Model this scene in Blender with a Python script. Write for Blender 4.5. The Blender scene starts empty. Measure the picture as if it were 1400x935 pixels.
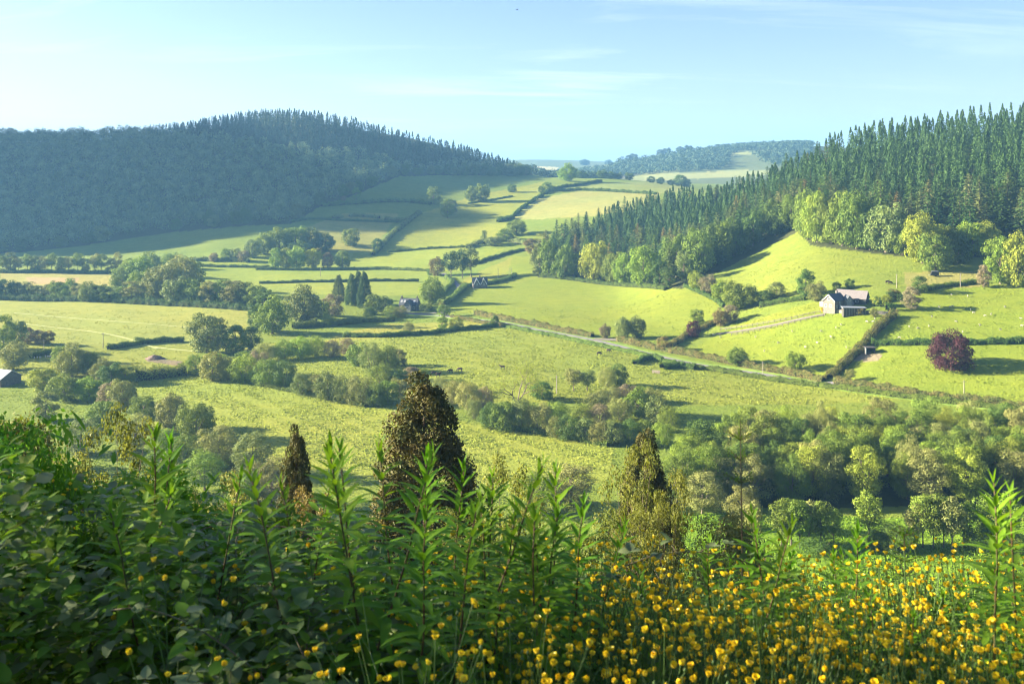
import bpy, math, random
import numpy as np
from mathutils import Vector

# ------------------------------------------------------------------ basics
SEED = 11
rng = np.random.default_rng(SEED)
random.seed(SEED)
S = bpy.context.scene
COL = S.collection
FPX, CX, HY = 1361.0, 700.0, 230.0        # lens of the photograph, in its own pixels


def link(o, parent=None):
    COL.objects.link(o)
    if parent is not None:
        o.parent = parent
    return o


def tag(o, label=None, cat=None, group=None, kind=None):
    if label: o['label'] = label
    if cat: o['category'] = cat
    if group: o['group'] = group
    if kind: o['kind'] = kind
    return o


def empty(name, loc=(0, 0, 0), rz=0.0):
    o = bpy.data.objects.new(name, None)
    o.empty_display_size = 0.3
    o.location = loc
    o.rotation_euler = (0, 0, rz)
    return link(o)


def make_mesh(name, V, Q=None, T=None, mats=(), mi=None, smooth=False):
    """numpy vertices + quads / triangles -> mesh"""
    me = bpy.data.meshes.new(name)
    V = np.asarray(V, np.float32).reshape(-1, 3)
    Q = np.zeros((0, 4), np.int32) if Q is None else np.asarray(Q, np.int32).reshape(-1, 4)
    T = np.zeros((0, 3), np.int32) if T is None else np.asarray(T, np.int32).reshape(-1, 3)
    me.vertices.add(len(V)); me.vertices.foreach_set('co', V.ravel())
    nl = Q.size + T.size
    me.loops.add(nl)
    me.loops.foreach_set('vertex_index', np.concatenate([Q.ravel(), T.ravel()]).astype(np.int32))
    n = len(Q) + len(T)
    me.polygons.add(n)
    st = np.concatenate([np.arange(len(Q)) * 4, Q.size + np.arange(len(T)) * 3]).astype(np.int32)
    me.polygons.foreach_set('loop_start', st)
    if mi is not None:
        me.polygons.foreach_set('material_index', np.asarray(mi, np.int32))
    me.polygons.foreach_set('use_smooth', np.full(n, bool(smooth)))
    for m in mats: me.materials.append(m)
    me.update(calc_edges=True)
    return me


class MB:
    """collects boxes, tubes, quads into one mesh"""
    def __init__(s): s.v = []; s.q = []; s.t = []; s.n = 0
    def add(s, V, Q=None, T=None):
        V = np.asarray(V, float).reshape(-1, 3)
        if Q is not None and len(Q): s.q.append(np.asarray(Q, int).reshape(-1, 4) + s.n)
        if T is not None and len(T): s.t.append(np.asarray(T, int).reshape(-1, 3) + s.n)
        s.v.append(V); s.n += len(V); return s
    def box(s, c, size, rz=0.0):
        x, y, z = [k / 2 for k in size]
        V = np.array([[i * x, j * y, k * z] for k in (-1, 1) for j in (-1, 1) for i in (-1, 1)], float)
        if rz:
            ca, sa = math.cos(rz), math.sin(rz)
            V = np.stack([V[:, 0] * ca - V[:, 1] * sa, V[:, 0] * sa + V[:, 1] * ca, V[:, 2]], 1)
        return s.add(V + np.array(c), [[0, 2, 3, 1], [4, 5, 7, 6], [0, 1, 5, 4], [2, 6, 7, 3], [0, 4, 6, 2], [1, 3, 7, 5]])
    def prism(s, poly, ax, a, b):
        """poly of 2d points extruded along axis ax between a and b"""
        n = len(poly); P = []
        for t in (a, b):
            for (u, w) in poly:
                P.append({'x': (t, u, w), 'y': (u, t, w), 'z': (u, w, t)}[ax])
        Q = [[i, (i + 1) % n, n + (i + 1) % n, n + i] for i in range(n)]
        T = [[0, i + 1, i] for i in range(1, n - 1)] + [[n, n + i, n + i + 1] for i in range(1, n - 1)]
        return s.add(P, Q, T)
    def tube(s, P, R, sides=6, cap=True):
        P = np.asarray(P, float); R = np.broadcast_to(np.asarray(R, float), (len(P),))
        d = np.gradient(P, axis=0); d /= np.linalg.norm(d, axis=1, keepdims=True) + 1e-9
        ref = np.array([0.31, 0.17, 0.93]) if abs(d[0, 2]) < .8 else np.array([1., 0.1, 0.])
        u = np.cross(d, ref); u /= np.linalg.norm(u, axis=1, keepdims=True) + 1e-9
        w = np.cross(d, u)
        a = np.arange(sides) / sides * 2 * np.pi
        V = P[:, None] + R[:, None, None] * (u[:, None] * np.cos(a)[None, :, None] + w[:, None] * np.sin(a)[None, :, None])
        Q = []
        for i in range(len(P) - 1):
            for k in range(sides):
                k2 = (k + 1) % sides
                Q.append([i * sides + k, i * sides + k2, (i + 1) * sides + k2, (i + 1) * sides + k])
        T = []
        if cap:
            o = (len(P) - 1) * sides
            T = [[o, o + k, o + k + 1] for k in range(1, sides - 1)]
        return s.add(V.reshape(-1, 3), Q, T)
    def arrays(s):
        V = np.concatenate(s.v) if s.v else np.zeros((0, 3))
        Q = np.concatenate(s.q) if s.q else np.zeros((0, 4), int)
        T = np.concatenate(s.t) if s.t else np.zeros((0, 3), int)
        return V, Q, T
    def mesh(s, name, mat, smooth=False):
        V, Q, T = s.arrays()
        return make_mesh(name, V, Q, T, [mat], smooth=smooth)
    def build(s, name, mat, parent=None, smooth=False, loc=None, rz=0.0):
        o = bpy.data.objects.new(name, s.mesh(name, mat, smooth))
        if loc is not None: o.location = loc; o.rotation_euler = (0, 0, rz)
        return link(o, parent)


# ------------------------------------------------------------------ materials
def nodes(name):
    m = bpy.data.materials.new(name); m.use_nodes = True
    nt = m.node_tree; nt.nodes.clear()
    out = nt.nodes.new('ShaderNodeOutputMaterial')
    return m, nt, out


def N(nt, typ, **kw):
    n = nt.nodes.new(typ)
    for k, v in kw.items():
        if k in n.inputs.keys(): n.inputs[k].default_value = v
        else: setattr(n, k, v)
    return n


def rgba(c): return (c[0], c[1], c[2], 1.0)


def noise(nt, scale, detail=3, rough=.55, coord='Object', vec=None):
    n = N(nt, 'ShaderNodeTexNoise', Scale=scale, Detail=detail, Roughness=rough)
    if vec is None:
        tc = nt.nodes.new('ShaderNodeTexCoord'); vec = tc.outputs[coord]
    nt.links.new(vec, n.inputs['Vector'])
    return n


def mixc(nt, fac, a, b, blend='MIX'):
    n = nt.nodes.new('ShaderNodeMix'); n.data_type = 'RGBA'; n.blend_type = blend
    for s, v in ((n.inputs[0], fac), (n.inputs[6], a), (n.inputs[7], b)):
        if hasattr(v, 'is_linked'): nt.links.new(v, s)
        elif isinstance(v, (int, float)): s.default_value = v
        else: s.default_value = rgba(v)
    return n.outputs[2]


def remap(nt, v, a, b, c, d):
    n = N(nt, 'ShaderNodeMapRange'); n.clamp = True
    nt.links.new(v, n.inputs[0])
    for i, x in zip((1, 2, 3, 4), (a, b, c, d)): n.inputs[i].default_value = x
    return n.outputs[0]


def leaf_mat(name, ca, cb, cc=None, scale=.5, trans=.2, rough=.6, spec=.12, vary=.2, hue=.012, gain=1.0):
    """foliage: two greens mixed by clump noise, each plant a little different; thin leaves let light through"""
    m, nt, out = nodes(name); L = nt.links.new
    n1 = noise(nt, scale, 2); f = remap(nt, n1.outputs[0], .35, .65, 0, 1)
    ca = [min(1, k * gain) for k in ca]; cb = [min(1, k * gain) for k in cb]
    col = mixc(nt, f, ca, cb)
    oi = nt.nodes.new('ShaderNodeObjectInfo')
    if cc is not None:
        g = remap(nt, oi.outputs['Random'], .55, 1.0, 0, .8)
        col = mixc(nt, g, col, cc)
    hs = nt.nodes.new('ShaderNodeHueSaturation')
    L(col, hs.inputs['Color'])
    L(remap(nt, oi.outputs['Random'], 0, 1, 1 - vary, 1 + vary), hs.inputs['Value'])
    mul = N(nt, 'ShaderNodeMath', operation='MULTIPLY'); mul.inputs[1].default_value = 7.31
    fr = N(nt, 'ShaderNodeMath', operation='FRACT')
    L(oi.outputs['Random'], mul.inputs[0]); L(mul.outputs[0], fr.inputs[0])
    L(remap(nt, fr.outputs[0], 0, 1, .5 - hue, .5 + hue), hs.inputs['Hue'])
    p = N(nt, 'ShaderNodeBsdfPrincipled', Roughness=rough)
    p.inputs['Specular IOR Level'].default_value = spec
    L(hs.outputs[0], p.inputs['Base Color'])
    if trans > 0:
        t = nt.nodes.new('ShaderNodeBsdfTranslucent')
        tc = mixc(nt, 1.0, hs.outputs[0], (1.35, 1.3, .55), 'MULTIPLY'); L(tc, t.inputs[0])
        mx = nt.nodes.new('ShaderNodeMixShader'); mx.inputs[0].default_value = trans
        L(p.outputs[0], mx.inputs[1]); L(t.outputs[0], mx.inputs[2]); L(mx.outputs[0], out.inputs[0])
    else:
        L(p.outputs[0], out.inputs[0])
    return m


def solid_mat(name, c, c2=None, scale=2.0, rough=.8, metallic=0, spec=.3, bump=0, bscale=None, detail=4):
    m, nt, out = nodes(name); L = nt.links.new
    p = N(nt, 'ShaderNodeBsdfPrincipled', Roughness=rough, Metallic=metallic)
    p.inputs['Specular IOR Level'].default_value = spec
    if c2 is not None:
        n = noise(nt, scale, detail); f = remap(nt, n.outputs[0], .35, .65, 0, 1)
        L(mixc(nt, f, c, c2), p.inputs['Base Color'])
    else:
        p.inputs['Base Color'].default_value = rgba(c)
    if bump:
        nb = noise(nt, bscale or scale * 4, 4)
        b = N(nt, 'ShaderNodeBump', Strength=bump, Distance=.05)
        L(nb.outputs[0], b.inputs['Height']); L(b.outputs[0], p.inputs['Normal'])
    L(p.outputs[0], out.inputs[0])
    return m


# ------------------------------------------------------------------ terrain height
# ground profile along lines of sight: for each photo column, (distance, photo row of the bare ground)
PROF = {
 -1100: [(170, 850), (250, 665), (400, 500), (600, 400), (800, 300), (950, 120), (1075, 10), (1200, -50), (1500, 0), (2200, 110), (3500, 200), (6500, 240)],
 -525: [(170, 850), (250, 665), (400, 502), (600, 411), (760, 366), (860, 300), (920, 190), (950, 130), (985, 75), (1018, 28), (1075, -45), (1120, -80), (1165, -86), (1210, -84), (1265, -84), (1330, -94), (1420, -102), (1520, -84), (1700, -15), (2200, 120), (3500, 210), (6500, 240)],  # unseen ridge left of frame, raised to cast shade on the hill
 -300: [(170, 850), (250, 665), (400, 502), (600, 411), (780, 365), (880, 335), (980, 215), (1080, 130), (1180, 98), (1230, 85), (1330, 30), (1420, 0), (1650, 60), (2200, 150), (3500, 215), (6500, 240)],
 -120: [(170, 850), (250, 665), (400, 502), (600, 411), (800, 362), (900, 343), (1000, 285), (1120, 205), (1230, 165), (1330, 165), (1600, 185), (2200, 200), (6500, 240)],
 0: [(170, 850), (250, 668), (400, 502), (500, 448), (600, 411), (700, 384), (800, 361), (900, 345), (1000, 300), (1100, 247), (1200, 196), (1300, 196), (1600, 212), (2200, 225), (6500, 240)],
 200: [(170, 850), (250, 670), (400, 502), (500, 448), (600, 411), (700, 384), (800, 361), (900, 340), (1000, 300), (1100, 250), (1200, 203), (1290, 188), (1400, 192), (1600, 205), (2200, 225), (6500, 240)],
 380: [(170, 850), (250, 670), (400, 502), (500, 448), (600, 411), (700, 384), (800, 359), (850, 342), (900, 320), (1000, 287), (1100, 240), (1200, 185), (1280, 166), (1360, 163), (1600, 185), (2200, 215), (6500, 240)],
 500: [(170, 850), (250, 670), (400, 502), (500, 448), (600, 411), (700, 384), (800, 361), (850, 345), (900, 325), (1000, 291), (1080, 263), (1150, 240), (1250, 198), (1330, 179), (1450, 180), (1800, 205), (2400, 225), (6500, 240)],
 600: [(170, 850), (250, 670), (400, 502), (500, 448), (600, 411), (700, 384), (800, 356), (900, 324), (1000, 296), (1100, 270), (1200, 249), (1280, 236), (1350, 210), (1430, 197), (1700, 205), (2400, 228), (6500, 240)],
 690: [(170, 850), (250, 670), (400, 502), (500, 446), (600, 408), (700, 378), (800, 348), (900, 317), (1000, 291), (1100, 270), (1250, 247), (1400, 236), (1500, 228), (1650, 231), (2000, 238), (2600, 233), (3200, 226), (3800, 217), (4500, 222), (6500, 240)],
 760: [(170, 850), (250, 670), (400, 502), (500, 446), (600, 408), (700, 374), (800, 343), (900, 309), (1000, 285), (1100, 266), (1250, 248), (1350, 243), (1500, 246), (2000, 248), (2600, 236), (3200, 227), (3900, 219), (4600, 223), (6500, 240)],
 850: [(170, 850), (250, 670), (400, 502), (450, 471), (500, 446), (600, 408), (680, 381), (800, 334), (900, 300), (1000, 279), (1150, 258), (1300, 247), (1450, 245), (1700, 250), (2000, 245), (2350, 229), (2600, 221), (3000, 228), (4200, 222), (6500, 240)],
 930: [(170, 850), (250, 670), (400, 502), (440, 476), (480, 451), (520, 420), (560, 392), (650, 355), (800, 309), (1000, 275), (1300, 255), (1500, 254), (1700, 250), (2000, 236), (2350, 213), (2550, 207), (3000, 220), (6500, 240)],
 1000: [(170, 850), (250, 670), (400, 502), (440, 465), (480, 435), (520, 408), (560, 385), (620, 351), (700, 318), (850, 285), (1000, 271), (1300, 262), (1500, 260), (1700, 250), (2000, 232), (2350, 207), (2550, 203), (3000, 218), (6500, 240)],
 1100: [(170, 850), (250, 670), (330, 560), (375, 522), (410, 470), (440, 432), (480, 397), (520, 366), (570, 330), (620, 300), (700, 266), (800, 244), (900, 240), (1100, 250), (1500, 262), (2000, 225), (2350, 202), (2550, 199), (3000, 215), (6500, 240)],
 1200: [(170, 850), (250, 668), (310, 580), (350, 537), (380, 492), (410, 447), (430, 418), (460, 393), (500, 362), (540, 330), (600, 283), (680, 240), (760, 213), (850, 203), (1100, 220), (1500, 245), (2500, 205), (6500, 240)],
 1300: [(170, 850), (250, 665), (300, 590), (335, 549), (365, 502), (395, 457), (420, 427), (450, 399), (480, 372), (520, 335), (580, 275), (650, 232), (730, 202), (800, 195), (1100, 210), (1500, 235), (6500, 240)],
 1400: [(170, 850), (250, 662), (290, 600), (320, 561), (350, 513), (380, 468), (410, 431), (440, 403), (480, 366), (520, 322), (580, 262), (650, 220), (750, 190), (850, 178), (1100, 195), (1500, 225), (6500, 240)],
 1700: [(170, 850), (250, 655), (280, 610), (310, 560), (350, 490), (400, 420), (480, 340), (580, 250), (700, 190), (850, 165), (1100, 180), (1500, 215), (6500, 240)],
 2300: [(170, 850), (250, 640), (310, 540), (400, 400), (500, 300), (650, 190), (850, 140), (1100, 160), (1500, 200), (6500, 240)],
}
GPX = np.arange(-1100, 2301, 12.0)
GLD = np.arange(math.log(150), math.log(7600), .0125)


def _pchip(x, y, xi):
    x = np.asarray(x, float); y = np.asarray(y, float)
    h = np.diff(x); dl = np.diff(y) / h
    m = np.zeros_like(y)
    m[0], m[-1] = dl[0], dl[-1]
    for i in range(1, len(x) - 1):
        if dl[i - 1] * dl[i] > 0:
            w1 = 2 * h[i] + h[i - 1]; w2 = h[i] + 2 * h[i - 1]
            m[i] = (w1 + w2) / (w1 / dl[i - 1] + w2 / dl[i])
    xi = np.clip(xi, x[0], x[-1])
    k = np.clip(np.searchsorted(x, xi, side='right') - 1, 0, len(x) - 2)
    t = (xi - x[k]) / h[k]
    return ((2 * t**3 - 3 * t**2 + 1) * y[k] + (t**3 - 2 * t**2 + t) * h[k] * m[k]
            + (-2 * t**3 + 3 * t**2) * y[k + 1] + (t**3 - t**2) * h[k] * m[k + 1])


def _grid():
    cols = sorted(PROF)
    A = []
    for c in cols:
        d = np.array([p[0] for p in PROF[c]], float); py = np.array([p[1] for p in PROF[c]], float)
        A.append(_pchip(np.log(d), -(py - HY) / FPX * d, GLD))
    A = np.array(A)
    G = np.array([_pchip(cols, A[:, j], GPX) for j in range(len(GLD))])   # (ld, px)
    def blur(M, sig, ax):
        r = int(sig * 3 + 1); k = np.exp(-.5 * (np.arange(-r, r + 1) / sig) ** 2); k /= k.sum()
        P = np.pad(M, [(r, r) if a == ax else (0, 0) for a in (0, 1)], mode='edge')
        return np.apply_along_axis(lambda v: np.convolve(v, k, 'valid'), ax, P)
    return blur(blur(G, 1.6, 0), 2.6, 1)


GZ = _grid()
BANK_Y = np.array([-400, -60, -10, 0, 2, 3, 4, 5, 6, 8, 12, 30, 100, 150, 165, 400], float)
BANK_Z = np.array([90, 12, .2, -1.65, -1.75, -1.95, -2.25, -2.65, -3.1, -4.2, -6.6, -16, -50.5, -73, -77.5, -80], float)


def und(X, Y):
    """gentle unevenness of the ground, in metres"""
    return (np.sin(X * .043 + 1.3) * np.sin(Y * .037 + .4) * .45 + np.sin(X * .11 + Y * .07) * .16
            + np.sin(X * .021 - Y * .016 + 2.0) * .6)


def Hgt(X, Y):
    X = np.asarray(X, float); Y = np.asarray(Y, float)
    Ys = np.maximum(Y, 1.0)
    c = np.clip(X / Ys * FPX + CX, GPX[0], GPX[-1] - 1e-6)
    ld = np.clip(np.log(np.maximum(Ys, 1)), GLD[0], GLD[-1] - 1e-6)
    i = (ld - GLD[0]) / (GLD[1] - GLD[0]); j = (c - GPX[0]) / (GPX[1] - GPX[0])
    i0 = np.clip(i.astype(int), 0, len(GLD) - 2); j0 = np.clip(j.astype(int), 0, len(GPX) - 2)
    a = i - i0; b = j - j0
    far = (GZ[i0, j0] * (1 - a) * (1 - b) + GZ[i0 + 1, j0] * a * (1 - b) + GZ[i0, j0 + 1] * (1 - a) * b + GZ[i0 + 1, j0 + 1] * a * b)
    far = far + und(X, Y) * np.clip((Y - 200) / 200, 0, 1)
    near = np.interp(Y, BANK_Y, BANK_Z)
    t = np.clip((Y - 158) / 22, 0, 1); t = t * t * (3 - 2 * t)
    return near * (1 - t) + far * t


def at(px, d):
    """point on the ground at distance d, in the direction of photo column px"""
    x = (px - CX) / FPX * d
    return Vector((x, d, float(Hgt(x, d))))


_D = np.exp(np.linspace(math.log(165), math.log(5500), 2600))


def hit(px, py, dmin=165):
    """where the line of sight through a photo point meets the ground"""
    D = _D[_D >= dmin]
    X = (px - CX) / FPX * D
    r = HY - Hgt(X, D) / D * FPX
    k = np.nonzero(r <= py)[0]
    if not len(k): return at(px, D[np.argmin(r)])
    k = k[0]
    if k == 0: return at(px, D[0])
    t = (r[k - 1] - py) / (r[k - 1] - r[k] + 1e-9)
    return at(px, D[k - 1] + t * (D[k] - D[k - 1]))


def in_poly(px, py, poly):
    px = np.asarray(px); py = np.asarray(py)
    ins = np.zeros(px.shape, bool); n = len(poly)
    for i in range(n):
        x1, y1 = poly[i]; x2, y2 = poly[(i + 1) % n]
        if y1 == y2: continue
        c = ((y1 > py) != (y2 > py)) & (px < (x2 - x1) * (py - y1) / (y2 - y1) + x1)
        ins ^= c
    return ins
# ------------------------------------------------------------------ ground
FIELDS = [  # (grass colour, near, far, outline in photo points) -> world patches of ground
 ((0.055, 0.075, 0.022), 0, 168, None),
 ((0.136, 0.193, 0.026), 850, 1700, [(0, 346), (40, 343), (100, 337), (225, 318), (330, 308), (440, 280), (545, 240), (740, 238), (745, 252), (640, 268), (600, 292), (440, 302), (300, 345), (0, 356)]),
 ((0.233, 0.239, 0.054), 700, 1100, [(395, 320), (470, 292), (545, 292), (505, 350), (440, 345)]),
 ((0.221, 0.247, 0.032), 700, 1400, [(535, 325), (575, 292), (640, 270), (745, 248), (750, 256), (700, 290), (690, 320), (640, 345), (500, 350)]),
 ((0.278, 0.284, 0.080), 800, 1300, [(700, 300), (735, 272), (790, 262), (905, 263), (880, 290), (740, 300)]),
 ((0.221, 0.257, 0.063), 900, 1600, [(720, 262), (790, 250), (945, 248), (930, 264), (800, 262)]),
 ((0.210, 0.257, 0.032), 650, 1000, [(470, 345), (690, 340), (625, 372), (260, 372), (260, 360), (400, 350)]),
 ((0.199, 0.257, 0.032), 600, 1000, [(240, 366), (590, 368), (610, 386), (240, 388)]),
 ((0.221, 0.266, 0.036), 560, 900, [(250, 386), (570, 384), (600, 402), (500, 405), (330, 398)]),
 ((0.296, 0.284, 0.080), 600, 900, [(0, 370), (165, 372), (160, 391), (0, 391)]),
 ((0.359, 0.276, 0.135), 600, 900, [(35, 379), (110, 380), (100, 389), (40, 388)]),
 ((0.263, 0.284, 0.054), 430, 640, [(-300, 408), (0, 408), (345, 424), (345, 480), (250, 476), (0, 470), (-300, 470)]),
 ((0.221, 0.247, 0.036), 380, 520, [(0, 470), (260, 474), (300, 520), (180, 520), (0, 530)]),
 ((0.190, 0.239, 0.027), 430, 1000, [(612, 428), (640, 395), (700, 350), (735, 352), (740, 378), (930, 394), (985, 412), (960, 450), (905, 463), (815, 462), (740, 447), (660, 428)]),
 ((0.230, 0.247, 0.036), 600, 900, [(620, 395), (640, 378), (700, 352), (690, 385)]),
 ((0.210, 0.248, 0.036), 340, 560, [(340, 470), (470, 465), (680, 447), (750, 457), (880, 482), (1010, 512), (1120, 530), (1250, 548), (1100, 570), (900, 570), (650, 560), (350, 505)]),
 ((0.261, 0.266, 0.044), 400, 520, [(470, 455), (560, 437), (670, 440), (680, 446), (560, 460), (440, 468)]),
 ((0.234, 0.277, 0.041), 225, 400, [(180, 520), (300, 515), (420, 535), (560, 560), (700, 590), (840, 610), (830, 660), (600, 660), (300, 640), (200, 580)]),
 ((0.190, 0.247, 0.026), 320, 470, [(940, 480), (1020, 440), (1110, 425), (1215, 432), (1125, 520), (1000, 497)]),
 ((0.172, 0.218, 0.031), 400, 620, [(960, 405), (1090, 316), (1200, 346), (1345, 350), (1340, 392), (1100, 400), (1040, 420)]),
 ((0.199, 0.239, 0.027), 380, 460, [(985, 450), (1120, 400), (1140, 425), (1010, 446)]),
 ((0.190, 0.247, 0.026), 300, 470, [(1225, 430), (1250, 395), (1420, 385), (1700, 380), (1700, 560), (1420, 560), (1230, 540), (1135, 520)]),
 ((0.261, 0.247, 0.072), 400, 520, [(1235, 372), (1345, 372), (1340, 392), (1240, 396)]),
 ((0.270, 0.229, 0.161), 330, 400, [(1178, 480), (1207, 484), (1200, 494), (1165, 494)]),
 ((0.216, 0.175, 0.116), 380, 480, [(205, 489), (250, 494), (243, 500), (200, 494)]),
 ((0.147, 0.247, 0.018), 160, 236, [(900, 700), (1500, 715), (1500, 880), (900, 880)]),
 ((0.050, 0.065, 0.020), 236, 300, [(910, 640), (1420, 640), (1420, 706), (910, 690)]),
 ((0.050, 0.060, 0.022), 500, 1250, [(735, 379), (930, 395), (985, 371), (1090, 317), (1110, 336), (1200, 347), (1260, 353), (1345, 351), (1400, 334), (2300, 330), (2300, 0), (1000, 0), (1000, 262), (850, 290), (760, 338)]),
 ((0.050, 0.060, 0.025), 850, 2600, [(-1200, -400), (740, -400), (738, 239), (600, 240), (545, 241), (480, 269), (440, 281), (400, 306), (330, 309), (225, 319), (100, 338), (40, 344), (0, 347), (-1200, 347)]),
 ((0.105, 0.137, 0.063), 1650, 9000, None),
 ((0.378, 0.348, 0.179), 2200, 4200, [(708, 226), (765, 229), (760, 233), (708, 233)]),
 ((0.210, 0.239, 0.090), 1650, 2500, [(800, 240), (930, 229), (925, 247), (800, 250)]),
 ((0.198, 0.183, 0.135), 1650, 2500, [(815, 240), (870, 233), (880, 236), (850, 244), (812, 246)]),
 ((0.252, 0.276, 0.108), 1650, 2700, [(960, 214), (1020, 207), (1030, 210), (965, 218)]),
 ((0.252, 0.276, 0.108), 1650, 2700, [(880, 240), (990, 234), (1060, 232), (1050, 240), (880, 248)]),
]


def ground_mat():
    m, nt, out = nodes('grassland'); L = nt.links.new
    at_ = N(nt, 'ShaderNodeAttribute', attribute_name='field')
    big = noise(nt, .012, 4, .6); mid = noise(nt, .14, 5, .7); fine = noise(nt, .8, 3, .75)
    c = mixc(nt, remap(nt, big.outputs[0], .35, .7, 0, .55), at_.outputs['Color'],
             mixc(nt, 1, at_.outputs['Color'], (1.28, 1.02, .9), 'MULTIPLY'))
    c = mixc(nt, remap(nt, mid.outputs[0], .42, .66, 0, .75), c, mixc(nt, 1, c, (.74, .8, .75), 'MULTIPLY'))
    c = mixc(nt, remap(nt, fine.outputs[0], .35, .65, .6, 0), c, mixc(nt, 1, c, (.66, .72, .7), 'MULTIPLY'))
    # faint mowing / grazing streaks along the valley
    tc = nt.nodes.new('ShaderNodeTexCoord'); mp = nt.nodes.new('ShaderNodeMapping')
    mp.inputs['Scale'].default_value = (.018, .22, .0); L(tc.outputs['Object'], mp.inputs['Vector'])
    st = noise(nt, 1.0, 3, .5, vec=mp.outputs[0])
    c = mixc(nt, remap(nt, st.outputs[0], .45, .75, 0, .4), c, mixc(nt, 1, c, (1.25, 1.12, .9), 'MULTIPLY'))
    p = N(nt, 'ShaderNodeBsdfPrincipled', Roughness=.9)
    p.inputs['Specular IOR Level'].default_value = .1
    L(c, p.inputs['Base Color'])
    b1 = N(nt, 'ShaderNodeBump', Strength=1.0, Distance=.7); L(noise(nt, .8, 5, .7).outputs[0], b1.inputs['Height'])
    L(b1.outputs[0], p.inputs['Normal'])
    L(p.outputs[0], out.inputs[0])
    return m


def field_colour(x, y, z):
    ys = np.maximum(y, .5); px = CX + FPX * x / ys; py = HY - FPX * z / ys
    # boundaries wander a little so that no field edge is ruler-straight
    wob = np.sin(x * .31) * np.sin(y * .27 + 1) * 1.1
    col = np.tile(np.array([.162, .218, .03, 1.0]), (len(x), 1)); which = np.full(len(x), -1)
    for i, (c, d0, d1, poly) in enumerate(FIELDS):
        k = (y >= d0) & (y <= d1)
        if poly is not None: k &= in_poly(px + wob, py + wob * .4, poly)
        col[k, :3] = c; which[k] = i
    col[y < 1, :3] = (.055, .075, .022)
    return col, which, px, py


def build_tufts():
    """rough grass standing up from the nearer meadows: small upright fans of blades"""
    r = np.random.default_rng(33); n = 260000
    d = np.exp(r.uniform(math.log(168), math.log(560), n)); px = r.uniform(-20, 1420, n)
    x = (px - CX) / FPX * d; z = Hgt(x, d)
    patch = np.sin(x * .23 + np.sin(d * .11) * 2) * np.sin(d * .19 + np.sin(x * .07) * 2) + .5 * np.sin(x * .71 + d * .53)
    col, which, _, py = field_colour(x, d, z)
    wet = np.isin(which, [15, 17, 25])
    keep = (patch + r.normal(size=n) * .55 > np.where(wet, -.1, .45)) & (col[:, 1] > .12)
    x, d, z, col, wet = x[keep], d[keep], z[keep], col[keep], wet[keep]; n = len(x)
    h = r.uniform(.12, .30, n) * np.where(wet, 1.5, .9); w = r.uniform(.25, .6, n) * (d / 300) ** .5; a = r.uniform(0, 3.14, n)
    ux, uy = np.cos(a) * w / 2, np.sin(a) * w / 2; lx, ly = r.normal(size=n) * .1, r.normal(size=n) * .1
    V = np.stack([np.stack([x - ux * .7, d - uy * .7, z - .05], 1), np.stack([x + ux * .7, d + uy * .7, z - .05], 1),
                  np.stack([x + ux + lx, d + uy + ly, z + h], 1), np.stack([x - ux + lx, d - uy + ly, z + h * r.uniform(.5, 1, n)], 1)], 1).reshape(-1, 3)
    m, nt, out = nodes('rough_grass'); at_ = N(nt, 'ShaderNodeAttribute', attribute_name='field')
    p = N(nt, 'ShaderNodeBsdfPrincipled', Roughness=.8); p.inputs['Specular IOR Level'].default_value = .1
    nt.links.new(at_.outputs['Color'], p.inputs['Base Color']); t = nt.nodes.new('ShaderNodeBsdfTranslucent'); nt.links.new(at_.outputs['Color'], t.inputs[0])
    mx = nt.nodes.new('ShaderNodeMixShader'); mx.inputs[0].default_value = .3
    nt.links.new(p.outputs[0], mx.inputs[1]); nt.links.new(t.outputs[0], mx.inputs[2]); nt.links.new(mx.outputs[0], out.inputs[0])
    me = make_mesh('rough_grass', V, quads_for(V), None, [m])
    cc = col.copy(); cc[:, :3] *= r.uniform(.85, 1.18, (n, 1)); cc = np.repeat(cc, 4, 0)
    at2 = me.color_attributes.new('field', 'FLOAT_COLOR', 'POINT'); at2.data.foreach_set('color', cc.astype(np.float32).ravel())
    o = link(bpy.data.objects.new('rough_grass', me)); tag(o, 'rough tufted grass standing in the valley meadows', 'grass', kind='stuff')


def build_ground():
    pxs = np.arange(-60, 1461, 2.2)
    phi = np.arctan((pxs - CX) / FPX)
    out_l = np.linspace(-math.pi, phi[0], 90)[:-1]; out_r = np.linspace(phi[-1], math.pi, 90)[1:]
    phi = np.concatenate([out_l, phi, out_r])
    r = np.concatenate([np.exp(np.linspace(math.log(.4), math.log(12), 60)), np.exp(np.linspace(math.log(12.6), math.log(164), 50)),
                        np.exp(np.arange(math.log(165), math.log(1500), .0046)), np.exp(np.linspace(math.log(1505), math.log(7000), 90))])
    PH, R = np.meshgrid(phi, r)
    X = R * np.sin(PH); Y = R * np.cos(PH)
    Z = Hgt(X, Y)
    nr, nc = X.shape
    idx = np.arange(nr * nc).reshape(nr, nc)
    Q = np.stack([idx[:-1, :-1], idx[:-1, 1:], idx[1:, 1:], idx[1:, :-1]], -1).reshape(-1, 4)
    me = make_mesh('ground', np.stack([X, Y, Z], -1), Q, None, [ground_mat()], smooth=True)
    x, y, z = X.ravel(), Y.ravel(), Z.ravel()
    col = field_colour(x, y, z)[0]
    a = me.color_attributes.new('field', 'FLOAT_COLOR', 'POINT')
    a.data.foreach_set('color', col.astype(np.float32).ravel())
    o = link(bpy.data.objects.new('ground', me)); tag(o, kind='structure')
    return o


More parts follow.
